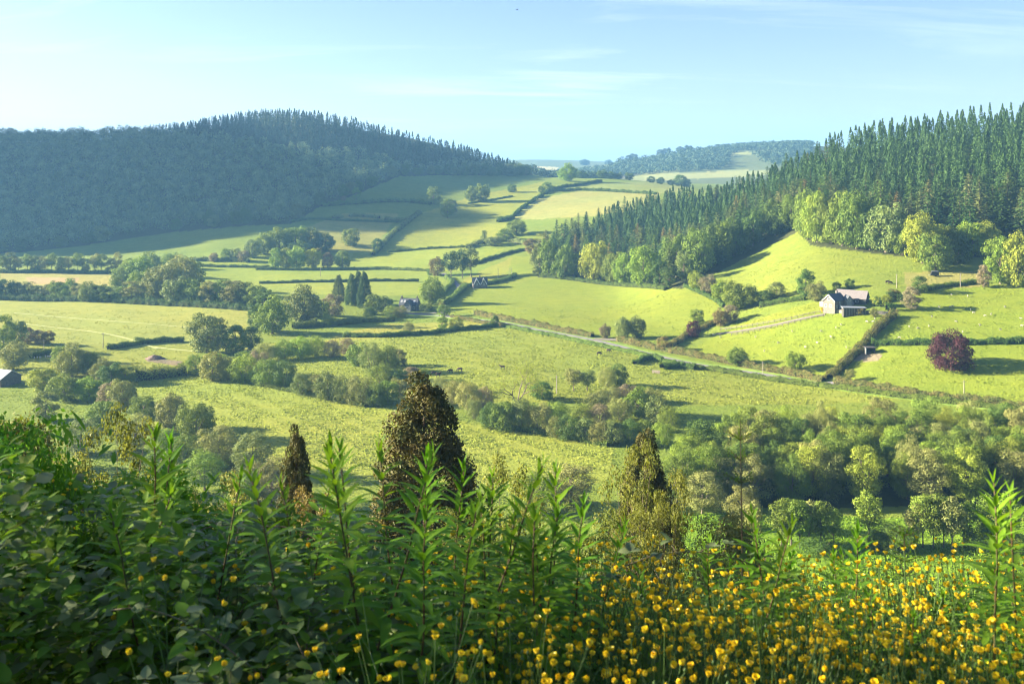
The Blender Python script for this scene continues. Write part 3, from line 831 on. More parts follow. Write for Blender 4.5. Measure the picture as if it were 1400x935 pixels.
# ------------------------------------------------------------------ single trees and bushes: foot (px, py), height, width in photo pixels
TREES = [
 # around the cottage and the lane
 (372, 456, 52, 50, 'oak', 'green', 'big rounded green tree left of the wide pale-crowned one near the cottage'),
 (416, 443, 54, 56, 'oak', 'grey', 'wide pale grey-green tree between the big rounded tree and the hawthorn near the cottage'),
 (350, 452, 36, 26, 'tall', 'dark', 'dark narrow tree tucked behind the left of the big rounded tree'),
 (455, 432, 32, 32, 'round', 'pink', 'pinkish hawthorn below the small spire conifer left of the cottage'),
 (440, 436, 26, 24, 'round', 'green', 'small green tree between the wide pale tree and the hawthorn'),
 (448, 446, 17, 24, 'willow', 'fresh', 'low pale bush on the garden hedge below the hawthorn'),
 (463, 410, 34, 18, 'cone', 'spruce', 'small dark spire conifer left of the tall dark conifer clump'),
 (481, 417, 42, 20, 'cone', 'spruce', 'tall dark conifer at the left of the clump near the cottage'),
 (490, 416, 45, 20, 'cone', 'spruce', 'tall dark conifer in the middle of the clump near the cottage'),
 (498, 420, 48, 22, 'cone', 'spruce', 'tallest dark conifer at the right of the clump near the cottage'),
 (510, 430, 30, 26, 'round', 'green', 'green garden tree just right of the dark conifer clump'),
 (526, 428, 26, 24, 'round', 'grey', 'grey-green garden tree left of the cottage gable'),
 (505, 436, 18, 22, 'willow', 'dark', 'dark clipped garden bush below the conifer clump'),
 (535, 434, 17, 22, 'willow', 'green', 'rounded green garden bush in front of the cottage, left one'),
 (548, 434, 18, 20, 'willow', 'olive', 'olive rounded garden bush in front of the cottage, right one'),
 (590, 416, 38, 38, 'oak', 'green', 'large dark-sided tree beside the lane right of the cottage'),
 (583, 426, 13, 20, 'bush', 'grey', 'grey-green bush at the foot of the large tree beside the lane'),
 (607, 432, 17, 20, 'bush', 'green', 'bushy green shrub in the lane junction below the large tree'),
 (604, 424, 12, 10, 'round', 'olive', 'small bare-topped shrub on the corner of the lane junction'),
 (558, 457, 18, 21, 'willow', 'olive', 'single round olive bush standing out in the strip field below the cottage'),
 (605, 452, 22, 16, 'tall', 'fresh', 'pale slender tree on the hedge below the lane junction, left of the pair'),
 (624, 451, 19, 22, 'round', 'yellowgreen', 'pale yellowish tree on the hedge below the lane junction, right of the pair'),
 (677, 447, 17, 12, 'round', 'dark', 'small dark tree at the corner where the hedge meets the road'),
 (598, 377, 28, 26, 'round', 'bronze', 'brownish round tree left of the tall pines above the lane'),
 (617, 382, 42, 26, 'alder', 'spruce', 'tall dark pine at the left of the three above the lane'),
 (632, 380, 40, 22, 'alder', 'spruce', 'tall dark pine in the middle of the three above the lane'),
 (644, 379, 42, 26, 'alder', 'spruce', 'tall dark pine at the right of the three above the lane'),
 (588, 376, 9, 12, 'bush', 'dark', 'low dark bush beside the track left of the brownish tree'),
 # tree group on the middle field
 (377, 367, 30, 20, 'round', 'fresh', 'pale green tree at the left end of the row on the middle field'),
 (391, 367, 30, 20, 'round', 'yellowgreen', 'yellowish tree second from left in the row on the middle field'),
 (406, 368, 33, 26, 'oak', 'fresh', 'widest pale tree of the row on the middle field'),
 (428, 367, 30, 28, 'oak', 'yellowgreen', 'broad pale yellow-green tree in the row on the middle field, fourth from left'),
 (448, 366, 22, 18, 'round', 'pink', 'small pinkish tree in the row on the middle field'),
 (468, 366, 25, 25, 'round', 'green', 'green tree with a clear trunk at the right end of the middle field row'),
 (479, 336, 25, 27, 'round', 'green', 'rounded dark tree alone above the middle field row'),
 (516, 341, 16, 18, 'round', 'dark', 'small dark tree where the diagonal hedge meets the field hedge'),
 # wood behind the row
 (345, 352, 26, 24, 'round', 'grey', 'grey-green tree at the left foot of the big grove behind the field row'),
 (360, 348, 30, 30, 'oak', 'green', 'green tree at the front left of the big grove behind the field row'),
 (382, 345, 36, 36, 'oak', 'fresh', 'sunlit crown in the left half of the big grove behind the field row'),
 (404, 343, 36, 40, 'oak', 'fresh', 'broad sunlit crown at the top of the big grove behind the field row'),
 (426, 343, 32, 36, 'oak', 'green', 'green crown right of centre in the big grove behind the field row'),
 (445, 344, 26, 28, 'oak', 'dark', 'dark crown at the right end of the big grove behind the field row'),
 (412, 350, 22, 40, 'round', 'dark', 'low dark tree at the shaded front of the big grove'),
 (333, 358, 16, 18, 'round', 'pink', 'pinkish small tree at the left of the big grove'),
 (322, 357, 19, 18, 'round', 'grey', 'grey small tree second left of the big grove'),
 (310, 357, 18, 18, 'round', 'green', 'green small tree on the hedge left of the big grove'),
 (292, 358, 13, 14, 'round', 'pink', 'pale blossoming bush on the hedge far left of the big grove'),
 # isolated trees on the sunlit slope
 (487, 273, 18, 12, 'tall', 'fresh', 'sunlit slender tree in the shaded field hedge on the far slope'),
 (470, 275, 8, 10, 'bush', 'pink', 'pink blossoming bush beside the sunlit slender tree'),
 (593, 279, 26, 20, 'tall', 'green', 'tall tree on the shadow edge, leftmost of the slope trees'),
 (612, 298, 28, 22, 'tall', 'green', 'leaning tree below the slope trees with a long shadow beside it'),
 (617, 294, 24, 18, 'tall', 'grey', 'grey-green tree just behind the leaning tree on the slope'),
 (645, 276, 22, 22, 'oak', 'green', 'left half of the pair of broad trees on the sunlit slope'),
 (658, 276, 26, 24, 'oak', 'green', 'right half of the pair of broad trees on the sunlit slope'),
 (662, 331, 16, 10, 'pine', 'dark', 'small dark pine alone on the slope above the lane trees'),
 (700, 263, 12, 14, 'round', 'dark', 'small dark tree right of the broad pair on the slope'),
 (706, 322, 22, 30, 'oak', 'green', 'broad tree above the lane at the tip of the plantation'),
 (690, 330, 18, 24, 'round', 'green', 'green tree above the lane beside the broad tree'),
 (676, 336, 14, 26, 'round', 'grey', 'low grey-green trees side crown above the lane'),
 (748, 262, 14, 16, 'round', 'green', 'small round tree at the head of the long diagonal hedge'),
 (740, 264, 10, 10, 'round', 'dark', 'small dark tree beside the round one at the head of the diagonal hedge'),
 (776, 248, 25, 28, 'oak', 'fresh', 'big pale-trunked tree on the skyline saddle between the hills'),
 # trees by the road and right fields
 (827, 462, 20, 18, 'round', 'pink', 'small brownish tree left of the two spreading trees by the road'),
 (851, 463, 31, 26, 'oak', 'grey', 'left spreading tree of the two by the road junction'),
 (871, 462, 31, 26, 'oak', 'grey', 'right spreading tree of the two by the road junction'),
 (908, 479, 20, 22, 'round', 'bronze', 'brownish round bush on the roadside hedge right of the junction'),
 (948, 461, 24, 22, 'round', 'copper', 'small dark copper tree on the hedge above the road'),
 (953, 444, 24, 22, 'tall', 'green', 'green tree just behind the small copper tree'),
 (1008, 499, 25, 34, 'oak', 'green', 'broad green tree on the roadside hedge in the sheep field'),
 (1087, 507, 28, 30, 'round', 'fresh', 'neat round green tree at the bottom of the sheep field'),
 (1301, 506, 53, 63, 'beech', 'copper', 'large round copper beech alone in the right hand field'),
 (985, 446, 26, 24, 'round', 'bronze', 'brownish hawthorn on the hedge right of the small copper tree'),
 (999, 441, 26, 24, 'round', 'pink', 'pinkish hawthorn on the hedge below the belt of trees'),
 (1004, 424, 40, 40, 'oak', 'green', 'big green tree in the belt below the shaded field'),
 (985, 412, 30, 30, 'oak', 'fresh', 'fresh green tree left of the big one in the belt below the shaded field'),
 (968, 400, 26, 26, 'round', 'pink', 'pinkish thorn tree at the top of the belt below the wood'),
 (952, 396, 28, 24, 'round', 'yellowgreen', 'yellow-green tree at the corner of the wood and the belt'),
 (1022, 420, 32, 30, 'oak', 'green', 'green tree right of the big one in the belt below the shaded field'),
 (1046, 414, 20, 28, 'round', 'dark', 'low dark tree in the gap between belt and farmhouse'),
 (1062, 408, 24, 28, 'round', 'grey', 'grey bush tree left of the farmhouse trees'),
 # farmhouse garden
 (1101, 406, 42, 26, 'tall', 'dark', 'tall dark tree left of the farmhouse'),
 (1116, 411, 28, 30, 'round', 'olive', 'olive rounded tree hard against the left of the farmhouse'),
 (1144, 397, 13, 13, 'round', 'green', 'small green tree behind the farmhouse chimney'),
 (1162, 394, 14, 15, 'round', 'dark', 'dark small tree behind the long slate roof of the farmhouse'),
 (1213, 419, 18, 18, 'round', 'yellowgreen', 'bright yellow-green garden tree right of the farmhouse'),
 (1199, 418, 14, 14, 'round', 'yellowgreen', 'smaller bright garden tree between farmhouse and its brighter neighbour'),
 (1181, 415, 11, 8, 'tall', 'yellowgreen', 'little yellow-green tree in the farmhouse yard'),
 (1222, 408, 15, 20, 'bush', 'bronze', 'reddish shrubs beyond the bright garden tree'),
 (1258, 400, 24, 22, 'round', 'dark', 'dark dome of a tree right of the farmhouse garden'),
 (1246, 423, 34, 26, 'tall', 'pink', 'brownish tree in front of the dark dome right of the farmhouse'),
 (1176, 430, 11, 14, 'bush', 'bronze', 'bronze bush in front of the long grey shed'),
 (1195, 433, 13, 14, 'bush', 'olive', 'olive bush at the right end of the long grey shed'),
 (1163, 521, 18, 16, 'alder', 'olive', 'thin pale tree on the road hedge below the field shelter'),
 # right edge big trees
 (1279, 371, 56, 46, 'oak', 'green', 'dark-sided oak beside the small black trailer'),
 (1262, 360, 70, 60, 'oak', 'yellowgreen', 'great sunlit yellow-green tree at the plantation edge'),
 (1310, 360, 42, 34, 'round', 'dark', 'dark shaded tree between the oak and the right-edge trees'),
 (1345, 393, 32, 20, 'tall', 'pink', 'grey-pink thorn tree below the right-edge trees'),
 (1368, 388, 72, 42, 'tall', 'fresh', 'tall fresh green tree with hanging sprays near the right edge'),
 (1392, 392, 76, 44, 'oak', 'yellowgreen', 'sunlit yellow-green tree at the very right edge'),
 # left valley
 (283, 482, 56, 64, 'oak', 'grey', 'great round tree standing in the pale left field hedge'),
 (322, 482, 40, 42, 'round', 'green', 'darker tree against the right side of the great round tree'),
 (343, 478, 34, 30, 'round', 'dark', 'dark tree between the great round tree and the big rounded tree'),
 (190, 468, 9, 17, 'bush', 'dark', 'lone flat bush at the bottom of the pale left field'),
 (5, 490, 62, 34, 'tall', 'green', 'tall green tree at the left edge of the picture'),
 (20, 478, 46, 34, 'round', 'grey', 'grey-green tree just inside the left edge'),
 (18, 506, 40, 46, 'oak', 'olive', 'olive tree above the grey barn roof'),
 (37, 470, 24, 24, 'round', 'pink', 'pinkish thorn right of the left-edge trees'),
 (52, 470, 20, 20, 'round', 'pink', 'brownish-pink thorn bush, left of the last two beside the lower left paddock'),
 (66, 470, 20, 20, 'round', 'bronze', 'brownish thorn bush at the right end of the lower left row'),
 (98, 515, 46, 46, 'oak', 'olive', 'olive tree left of the paddock hedge with its crown highest'),
 (120, 512, 34, 40, 'oak', 'green', 'green tree right of the highest olive crown in the lower left'),
 (152, 524, 30, 40, 'round', 'dark', 'dark rounded tree beside the lower left clipped hedge'),
 (172, 524, 26, 34, 'round', 'green', 'green tree at the left end of the clipped hedge'),
 (60, 534, 34, 44, 'oak', 'yellowgreen', 'yellow-green tree right of the grey barn roof'),
 (88, 548, 38, 46, 'oak', 'green', 'green tree below the highest olive crown'),
 (122, 548, 34, 44, 'oak', 'fresh', 'fresh green tree in the middle of the lower left thicket'),
 (152, 556, 36, 40, 'tall', 'pink', 'pale blossoming tree in the lower left thicket'),
 (168, 562, 46, 44, 'oak', 'olive', 'olive tree at the right of the lower left thicket'),
 (196, 570, 30, 40, 'round', 'green', 'green tree on the shadowed corner of the lower meadow'),
 (62, 575, 44, 40, 'tall', 'grey', 'pale grey-green tree in front of the lower left thicket'),
 (232, 586, 50, 48, 'oak', 'olive', 'olive tree at the left edge of the lower meadow, nearest the clipped hedge'),
 (268, 600, 52, 56, 'oak', 'green', 'green rounded tree at the left edge of the lower meadow'),
 (300, 640, 62, 66, 'alder_near', 'olive', 'wide olive tree at the lower left corner of the lower meadow'),
 (345, 650, 64, 62, 'alder_near', 'grey', 'grey-green tree beside the small brown cypress'),
 (250, 640, 50, 50, 'alder_near', 'green', 'green tree half hidden behind the tall willowherb on the left'),
 (140, 590, 46, 52, 'oak', 'green', 'green tree below the blossoming tree in the lower left thicket'),
 (185, 615, 50, 56, 'alder_near', 'olive', 'olive tree below the shadowed meadow corner on the left'),
 (222, 630, 46, 50, 'alder_near', 'fresh', 'fresh green tree at the bottom left of the lower meadow'),
 (110, 620, 50, 60, 'alder_near', 'grey', 'grey-green tree low on the left behind the willowherb tops'),
 (40, 640, 60, 60, 'alder_near', 'olive', 'olive tree low at the far left behind the bank'),
 (280, 670, 60, 60, 'alder_near', 'fresh', 'fresh green tree at the foot of the bank left of the small cypress'),
 (372, 690, 66, 64, 'alder_near', 'olive', 'olive tree at the foot of the bank just left of the small cypress'),
 (330, 700, 60, 60, 'alder_near', 'green', 'green tree at the foot of the bank left of centre'),
 (205, 680, 60, 64, 'alder_near', 'green', 'green tree at the foot of the bank on the left'),
 (960, 702, 62, 62, 'alder_near', 'olive', 'light olive tree at the left front of the riverside wood'),
 (1015, 722, 60, 54, 'alder_near', 'olive', 'olive tree between the riverside wood and the young alders'),
 (925, 690, 70, 60, 'alder_near', 'green', 'green tree at the left corner of the riverside wood'),
 (780, 690, 60, 70, 'alder_near', 'olive', 'olive tree at the bottom of the lower meadow left of the slender tree'),
 (730, 700, 56, 70, 'alder_near', 'green', 'green tree at the bottom of the lower meadow behind the fern'),
 (85, 500, 30, 30, 'oak', 'green', 'green tree behind the highest olive crown, beside the pole'),
 (140, 520, 30, 34, 'oak', 'olive', 'olive tree between the dark rounded one and the green one in the lower left'),
 (300, 508, 26, 28, 'round', 'fresh', 'fresh tree at the foot of the great round tree'),
 (340, 500, 22, 40, 'round', 'green', 'green shrubby tree beyond the stream below the dark tree'),
 # meadow middle
 (708, 556, 56, 66, 'bare', 'yellowgreen', 'half-bare spreading tree in the middle of the wet meadow'),
 (741, 546, 26, 34, 'round', 'dark', 'dark round bush right of the half-bare tree'),
 (784, 535, 34, 30, 'alder', 'olive', 'thin olive tree in the wet meadow right of the dark bush'),
 (803, 534, 30, 28, 'alder', 'grey', 'thin grey tree beside the thin olive one in the wet meadow'),
 (830, 528, 27, 30, 'willow', 'olive', 'pale dome-shaped willow in the wet meadow'),
 (846, 526, 30, 26, 'round', 'dark', 'dark tree leaning against the pale dome-shaped willow'),
]

# shrubs along the stream: one willow-scrub thicket, plants of their own
STREAM = [
 (268, 512, 28, 34), (290, 520, 40, 40), (312, 520, 34, 34), (333, 522, 42, 42), (352, 512, 36, 36), (366, 528, 40, 42), (389, 530, 40, 38),
 (412, 540, 32, 34), (432, 535, 24, 30), (448, 547, 40, 38), (470, 549, 40, 40), (492, 553, 44, 44), (516, 556, 34, 34), (530, 552, 34, 34), (505, 556, 26, 12),
 (545, 545, 30, 30), (362, 494, 26, 36), (388, 492, 30, 34), (412, 490, 34, 34), (432, 488, 30, 30), (455, 488, 26, 28), (474, 484, 24, 24),
 (490, 500, 34, 34), (508, 508, 40, 36), (530, 508, 38, 38), (545, 500, 24, 24), (520, 528, 30, 44), (545, 528, 24, 34), (563, 522, 22, 26), (576, 520, 18, 26),
 (600, 540, 26, 30), (618, 552, 34, 30), (640, 560, 40, 40), (625, 535, 18, 30), (660, 556, 30, 30),
 (672, 585, 36, 34), (690, 588, 40, 42), (712, 588, 46, 44), (738, 590, 44, 44), (760, 586, 40, 36), (776, 600, 36, 40), (800, 602, 32, 30), (760, 598, 30, 30),
 (820, 606, 30, 34), (840, 608, 34, 34), (862, 606, 34, 34), (795, 580, 28, 34), (820, 580, 30, 34), (848, 575, 34, 40), (872, 570, 40, 40), (893, 566, 40, 36),
 (815, 560, 28, 34), (835, 552, 26, 34), (858, 548, 24, 36), (880, 548, 22, 30), (900, 580, 40, 36), (915, 590, 36, 34), (905, 610, 36, 36), (880, 605, 34, 32), (648, 572, 28, 26),
]


def rowname(P):
    """order things front to back in rows, left to right within a row"""
    n = len(P); rows = max(1, int(round(math.sqrt(n / 9))))
    o = np.argsort([-p[1] for p in P]); out = {}
    for k, ch in enumerate(np.array_split(o, rows)):
        for j, i in enumerate(sorted(ch, key=lambda q: P[q][0])):
            out[int(i)] = (k, j, rows)
    return out


def build_trees():
    for (px, py, h, w, kind, mat, label) in TREES:
        nm = 'bush' if kind in ('bush', 'willow') else 'pine_tree' if ' pine' in label and mat in ('spruce', 'dark') and kind in ('pine', 'alder') else 'conifer_tree' if kind == 'cone' else 'tree'
        if 'hawthorn' in label or 'thorn ' in label: nm = 'hawthorn'
        if 'copper beech' in label: nm = 'copper_beech'
        tree_at(px, py, h, w, kind, mat, label, nm, cat={'bush': 'bush', 'tree': 'tree'}.get(nm, 'tree'),
                trunk_mat='bark_pale' if 'pale-trunked' in label else None)
    # stream thicket
    rn = rowname([(p[0], p[1]) for p in STREAM])
    r = np.random.default_rng(5)
    for i, (px, py, h, w) in enumerate(STREAM):
        k, j, n = rn[i]
        mat = ['olive', 'grey', 'green', 'olive', 'dark', 'fresh', 'olive', 'pink'][r.integers(8)]
        kind = ['willow', 'willow', 'willow', 'round'][r.integers(4)]
        q = {'olive': 'olive', 'grey': 'grey-green', 'green': 'mid green', 'dark': 'dark', 'fresh': 'fresh green', 'pink': 'blossoming'}[mat]
        tree_at(px, py, h, w, kind, mat, f'{q} willow bush by the stream, {ordinal(j)} from left in {["front", "second", "third", "fourth", "back", "last"][min(k, 5)]} row',
                'willow_bush', 'bush', 'willow bushes along the stream')


def wood(poly, spacing, dmin, dmax, seed, hm, wm, kinds, mats_, where, name, cat, group, plain, limit=None):
    """scatter a wood; returns the trees left over past the limit"""
    P = scatter(poly, spacing, dmin, dmax, seed)
    r = np.random.default_rng(seed + 1)
    use = P if limit is None else P[:limit]
    rn = rowname([(p[3], p[4]) for p in use])
    for i, p in enumerate(use):
        k, j, n = rn[i]
        rowt = 'front row' if k == 0 else 'back row' if k == n - 1 else f'{ORD[k]} row back'
        plant(Vector((p[0], p[1], p[2] - .15)), r.uniform(*hm), r.uniform(*wm), kinds[r.integers(len(kinds))], mats_[r.integers(len(mats_))],
              name, f'{plain}, {ordinal(j)} from left in the {rowt} {where}', cat, group)
    return P[len(use):]


def build_woods():
    # riverside alder wood, lower right
    wood([(915, 690), (940, 640), (1000, 622), (1200, 610), (1420, 610), (1420, 700), (1300, 702), (1150, 690), (1050, 692)], 7.0, 228, 312, 41, (11, 16), (8, 11),
         ['alder_near', 'alder_near', 'oak_near'], ['green', 'olive', 'green', 'fresh', 'dark', 'green', 'yellowgreen', 'olive'],
         'of the riverside wood', 'alder_tree', 'tree', 'trees of the riverside wood', 'broadleaf tree')
    # thin alders standing in the gap below the wood
    al = [(1068, 748, 62), (1082, 747, 68), (1094, 749, 66), (1106, 746, 62), (1122, 748, 66), (1140, 744, 50), (1188, 744, 74), (1262, 748, 76), (1276, 750, 72), (1290, 748, 66),
          (1302, 752, 74), (1318, 748, 60), (1250, 748, 58), (1345, 745, 66), (1380, 748, 70), (1030, 740, 56)]
    for i, (px, py, h) in enumerate(sorted(al)):
        tree_at(px, py, h * 1.06, h * .56, 'alder', ['olive', 'green', 'green', 'fresh'][i % 4], f'thin-trunked young alder edging the near field, {ordinal(i)} from left', 'alder_tree', 'tree', 'young alders edging the near field')
    for i, (px, py, h, w, m) in enumerate([(1225, 752, 38, 62, 'dark'), (1200, 748, 26, 40, 'dark'), (1350, 752, 34, 50, 'dark'), (1328, 748, 24, 24, 'yellowgreen'), (1120, 756, 24, 60, 'dark'), (1385, 756, 30, 50, 'green')]):
        tree_at(px, py, h, w, 'willow', m, f'{"yellow-green" if m == "yellowgreen" else m} low shrub under the young alders, {ordinal(i)} in size order along the bank', 'shrub', 'bush', 'shrubs under the young alders')
    # far poplar line on the left
    n = 15
    for i in range(n):
        tree_at(3 + i * 11.4 + 2.5 * math.sin(i * 3.1), 372.5 + .05 * i, 26 + 4 * math.sin(i * 2.3), 17 + 2.5 * math.sin(i * 1.7), 'tall' if i % 3 == 1 else 'alder', ['green', 'grey', 'olive'][i % 3], f'slender tree in the far line across the left fields, {ordinal(i)} from left', 'slender_tree', 'tree', 'far tree line on the left')
    # hedgerow trees nearer on the left
    r = np.random.default_rng(77)
    row = [(-8, 407, 28), (8, 407, 27), (24, 407, 24), (38, 408, 24), (52, 409, 20), (66, 409, 22), (80, 410, 28), (95, 410, 29), (108, 411, 24), (122, 412, 27), (136, 412, 25), (150, 413, 22), (165, 413, 24), (180, 413, 30),
           (176, 392, 42), (190, 394, 44), (168, 396, 34), (205, 378, 34), (232, 368, 24), (196, 408, 42), (214, 412, 46), (230, 412, 54), (246, 404, 56), (258, 398, 46), (240, 416, 40), (256, 416, 36), (272, 417, 36), (288, 418, 38), (304, 418, 38), (320, 420, 38),
           (336, 420, 36), (350, 422, 34), (362, 424, 30)]
    rn = rowname([(p[0], p[1]) for p in row])
    for i, (px, py, h) in enumerate(row):
        k, j, n = rn[i]
        tree_at(px, py, h, h * .92 + 4, ['oak', 'round', 'tall'][r.integers(3)], ['green', 'grey', 'olive', 'dark', 'green', 'fresh'][r.integers(6)],
                f'hedgerow tree of the left valley belt, {ordinal(j)} from left in its {["front", "middle", "back"][min(k, 2)]} line', 'hedgerow_tree', 'tree', 'hedgerow belt of the left valley')
    # broadleaf edge of the plantation
    edge = [(738, 376, 46, 26, 'grey'), (750, 378, 54, 30, 'green'), (772, 381, 46, 36, 'green'), (790, 380, 40, 26, 'dark'), (812, 384, 58, 40, 'yellowgreen'), (838, 387, 46, 30, 'green'), (853, 389, 44, 32, 'fresh'), (880, 391, 58, 42, 'fresh'),
            (902, 392, 42, 26, 'dark'), (915, 393, 30, 22, 'dark'), (935, 386, 46, 24, 'grey'), (925, 378, 60, 44, 'green'), (955, 374, 66, 48, 'green'), (975, 360, 60, 40, 'dark'), (988, 358, 56, 38, 'green'), (760, 350, 30, 30, 'fresh'), (742, 344, 26, 28, 'yellowgreen'), (728, 348, 24, 26, 'bronze'),
            (1004, 350, 52, 38, 'dark'), (1030, 336, 50, 38, 'dark'), (1060, 322, 50, 38, 'dark'), (1082, 314, 50, 40, 'green'),
            (1104, 327, 58, 36, 'green'), (1118, 331, 62, 38, 'fresh'), (1136, 333, 58, 36, 'green'), (1152, 336, 62, 40, 'green'), (1172, 340, 66, 42, 'green'), (1190, 342, 54, 34, 'dark'), (1211, 345, 60, 46, 'grey'), (1234, 348, 40, 34, 'green'),
            (1330, 352, 44, 36, 'fresh'), (1350, 350, 40, 36, 'yellowgreen'), (1296, 352, 40, 30, 'green'), (1322, 345, 30, 30, 'dark')]
    edge = sorted((a, b, h * 1.2, w * 1.22, m) if a > 1085 else (a, b, h, w, m) for a, b, h, w, m in edge)
    for i, (px, py, h, w, m) in enumerate(edge):
        tree_at(px, py, h, w, 'oak' if w > 28 else 'tall', m, f'broadleaf tree along the lower edge of the conifer plantation, {ordinal(i)} from left', 'broadleaf_tree', 'tree', 'broadleaf edge of the plantation')
    # conifer plantation on the right
    poly = [(742, 352), (760, 372), (850, 380), (930, 386), (985, 362), (1075, 312), (1110, 322), (1200, 334), (1260, 342), (1340, 342), (1420, 325), (1420, 120), (1300, 178), (1200, 205), (1100, 238), (1000, 268), (920, 284), (850, 300), (790, 318)]
    P = scatter(poly, 10.8, 470, 905, 61, jit=.5)
    P = P[P[:, 1] < np.interp(P[:, 3], [740, 850, 930, 1000, 1100, 1200, 1300, 1400], [780, 890, 905, 860, 800, 800, 770, 790])]
    r = np.random.default_rng(62)
    # those that show most: nearest the lower edge, plus the ones on the skyline
    dedge = P[:, 4] - np.interp(P[:, 3], [742, 850, 930, 985, 1075, 1200, 1340, 1420], [352, 380, 386, 362, 312, 334, 342, 325])
    sky = P[:, 1] > np.interp(P[:, 3], [740, 850, 930, 1000, 1100, 1200, 1300, 1400], [780, 890, 905, 860, 800, 800, 770, 790]) - 26
    score = dedge + np.where(sky, 60, 0) + 45 * 560 / P[:, 1]
    o = np.argsort(-score); top, rest = P[o[:285]], P[o[285:]]
    rn = rowname([(p[3], p[4]) for p in top])
    for i, p in enumerate(top):
        k, j, n = rn[i]
        f = .92 if p[3] < 1000 else 1.0
        plant(Vector((p[0], p[1], p[2] - .3)), (r.uniform(19, 26) + (3 if r.random() < .2 else 0)) * f, r.uniform(12, 17.5), 'spruce' if r.random() < .85 else 'fir', ['spruce', 'spruce', 'spruce', 'dark', 'larch', 'spruce', 'bronze'][min(int(r.random() * 6.25), 6)], 'spruce_tree',
              f'spruce in the hillside plantation, {ordinal(j)} from left in {"its lowest row" if k == 0 else "its skyline row" if k == n - 1 else "its " + ORD[k] + " row up"}', 'tree', 'spruces of the hillside plantation')
    V = []
    P2 = rest[:, :3]
    rr = np.random.default_rng(63)
    V = far_cloud(rr, P2, rr.uniform(19, 27, len(P2)), rr.uniform(9, 12, len(P2)), 420, 1.3, True)
    o_ = link(bpy.data.objects.new('conifer_plantation', make_mesh('conifer_plantation', V, quads_for(V), None, [MAT['spruce']])))
    tag(o_, 'close-packed spruces filling the middle of the hillside plantation', 'trees', kind='stuff')
    # ---- left hill
    low = [(-60, 352), (0, 345), (40, 342), (100, 336), (225, 317), (330, 307), (400, 304), (440, 279), (480, 267), (545, 240), (600, 240), (700, 241), (738, 238), (742, 226), (690, 222), (560, 196), (480, 176), (380, 160), (300, 168), (200, 180), (0, 190), (-60, 190)]
    P = scatter(low, 9.4, 860, 1440, 71, jit=.5)
    ridge = np.interp(P[:, 3], [-60, 0, 200, 380, 500, 600, 690, 760], [1330, 1290, 1300, 1330, 1345, 1425, 1500, 1500])
    P = P[P[:, 1] < ridge]; ridge = np.interp(P[:, 3], [-60, 0, 200, 380, 500, 600, 690, 760], [1330, 1290, 1300, 1330, 1345, 1425, 1500, 1500])
    fir = (P[:, 3] > 215 + 12 * np.sin(P[:, 4])) & (P[:, 4] < np.interp(P[:, 3], [215, 300, 350, 480, 560, 640, 700, 740], [188, 196, 203, 215, 236, 232, 236, 232]))
    r = np.random.default_rng(72)
    skyline = fir & (P[:, 1] > ridge - 24)
    F = P[skyline]; F = F[np.argsort(F[:, 3])]
    for i, p in enumerate(F[:136]):
        plant(Vector((p[0], p[1], p[2] - .2)), r.uniform(12, 18), r.uniform(7.5, 10), 'farfir', 'farfir', 'conifer_tree', f'dark conifer on the left hill crest, {crest(i)} from the left', 'tree', 'conifers on the left crest', parts=False)
    R = P[fir & ~skyline]
    V = far_cloud(r, R[:, :3], r.uniform(13, 18, len(R)), r.uniform(7, 9.5, len(R)), 130, 1.7, True)
    o_ = link(bpy.data.objects.new('hillside_conifers', make_mesh('hillside_conifers', V, quads_for(V), None, [MAT['farfir']])))
    tag(o_, 'dark conifer wood capping the left hill', 'trees', kind='stuff')
    B = P[~fir]
    dfront = B[:, 4] - np.interp(B[:, 3], [-60, 0, 40, 100, 225, 330, 400, 440, 480, 545, 600, 738], [352, 345, 342, 336, 317, 307, 304, 279, 267, 240, 240, 238])
    o = np.argsort(-dfront); E, R = B[o[:70]], B[o[70:]]
    V = far_cloud(r, R[:, :3], r.uniform(7, 18, len(R)), r.uniform(8, 14, len(R)), 230, 1.25)
    # the same wood runs on over the unseen shading ridge on the left
    X = scatter([(-60, 352), (-300, 352), (-1000, 352), (-1000, -140), (-525, -140), (-300, 0), (-60, 185)], 14, 880, 1480, 73)
    V = np.concatenate([V, far_cloud(r, X[:, :3], r.uniform(8, 16, len(X)), r.uniform(14, 20, len(X)), 80, 2.8)])
    o_ = link(bpy.data.objects.new('hillside_woodland', make_mesh('hillside_woodland', V, quads_for(V), None, [MAT['blue']])))
    tag(o_, 'broadleaf wood covering the shaded face of the left hill', 'trees', kind='stuff')
    E = E[np.argsort(E[:, 3])]
    for i, p in enumerate(E):
        plant(Vector((p[0], p[1], p[2] - .2)), r.uniform(10, 17), r.uniform(11, 16), 'round', 'dark' if i % 3 else 'grey', 'woodland_edge_tree', f'tree at the foot of the left hill wood, {ordinal(min(i, 68))} along from left', 'tree', 'lower edge of the left hill wood', parts=False)
    # far hills
    far = []
    for poly, d0, d1, sp in (([(815, 240), (870, 222), (930, 212), (1000, 212), (990, 232), (900, 238), (850, 243)], 1700, 2560, 17), ([(925, 212), (1000, 203), (1110, 197), (1110, 209), (1060, 209), (1030, 205), (960, 216)], 1900, 2600, 17),
                             ([(985, 232), (1010, 214), (1110, 206), (1110, 228), (1060, 232)], 1700, 2600, 17), ([(700, 236), (740, 236), (840, 240), (840, 252), (700, 250)], 1500, 2300, 15), ([(765, 238), (830, 232), (850, 222), (862, 226), (830, 243), (760, 246)], 1800, 2700, 20)):
        q = scatter(poly, sp, d0, d1, len(far) + 5); far.append(q)
    Q = np.concatenate(far)
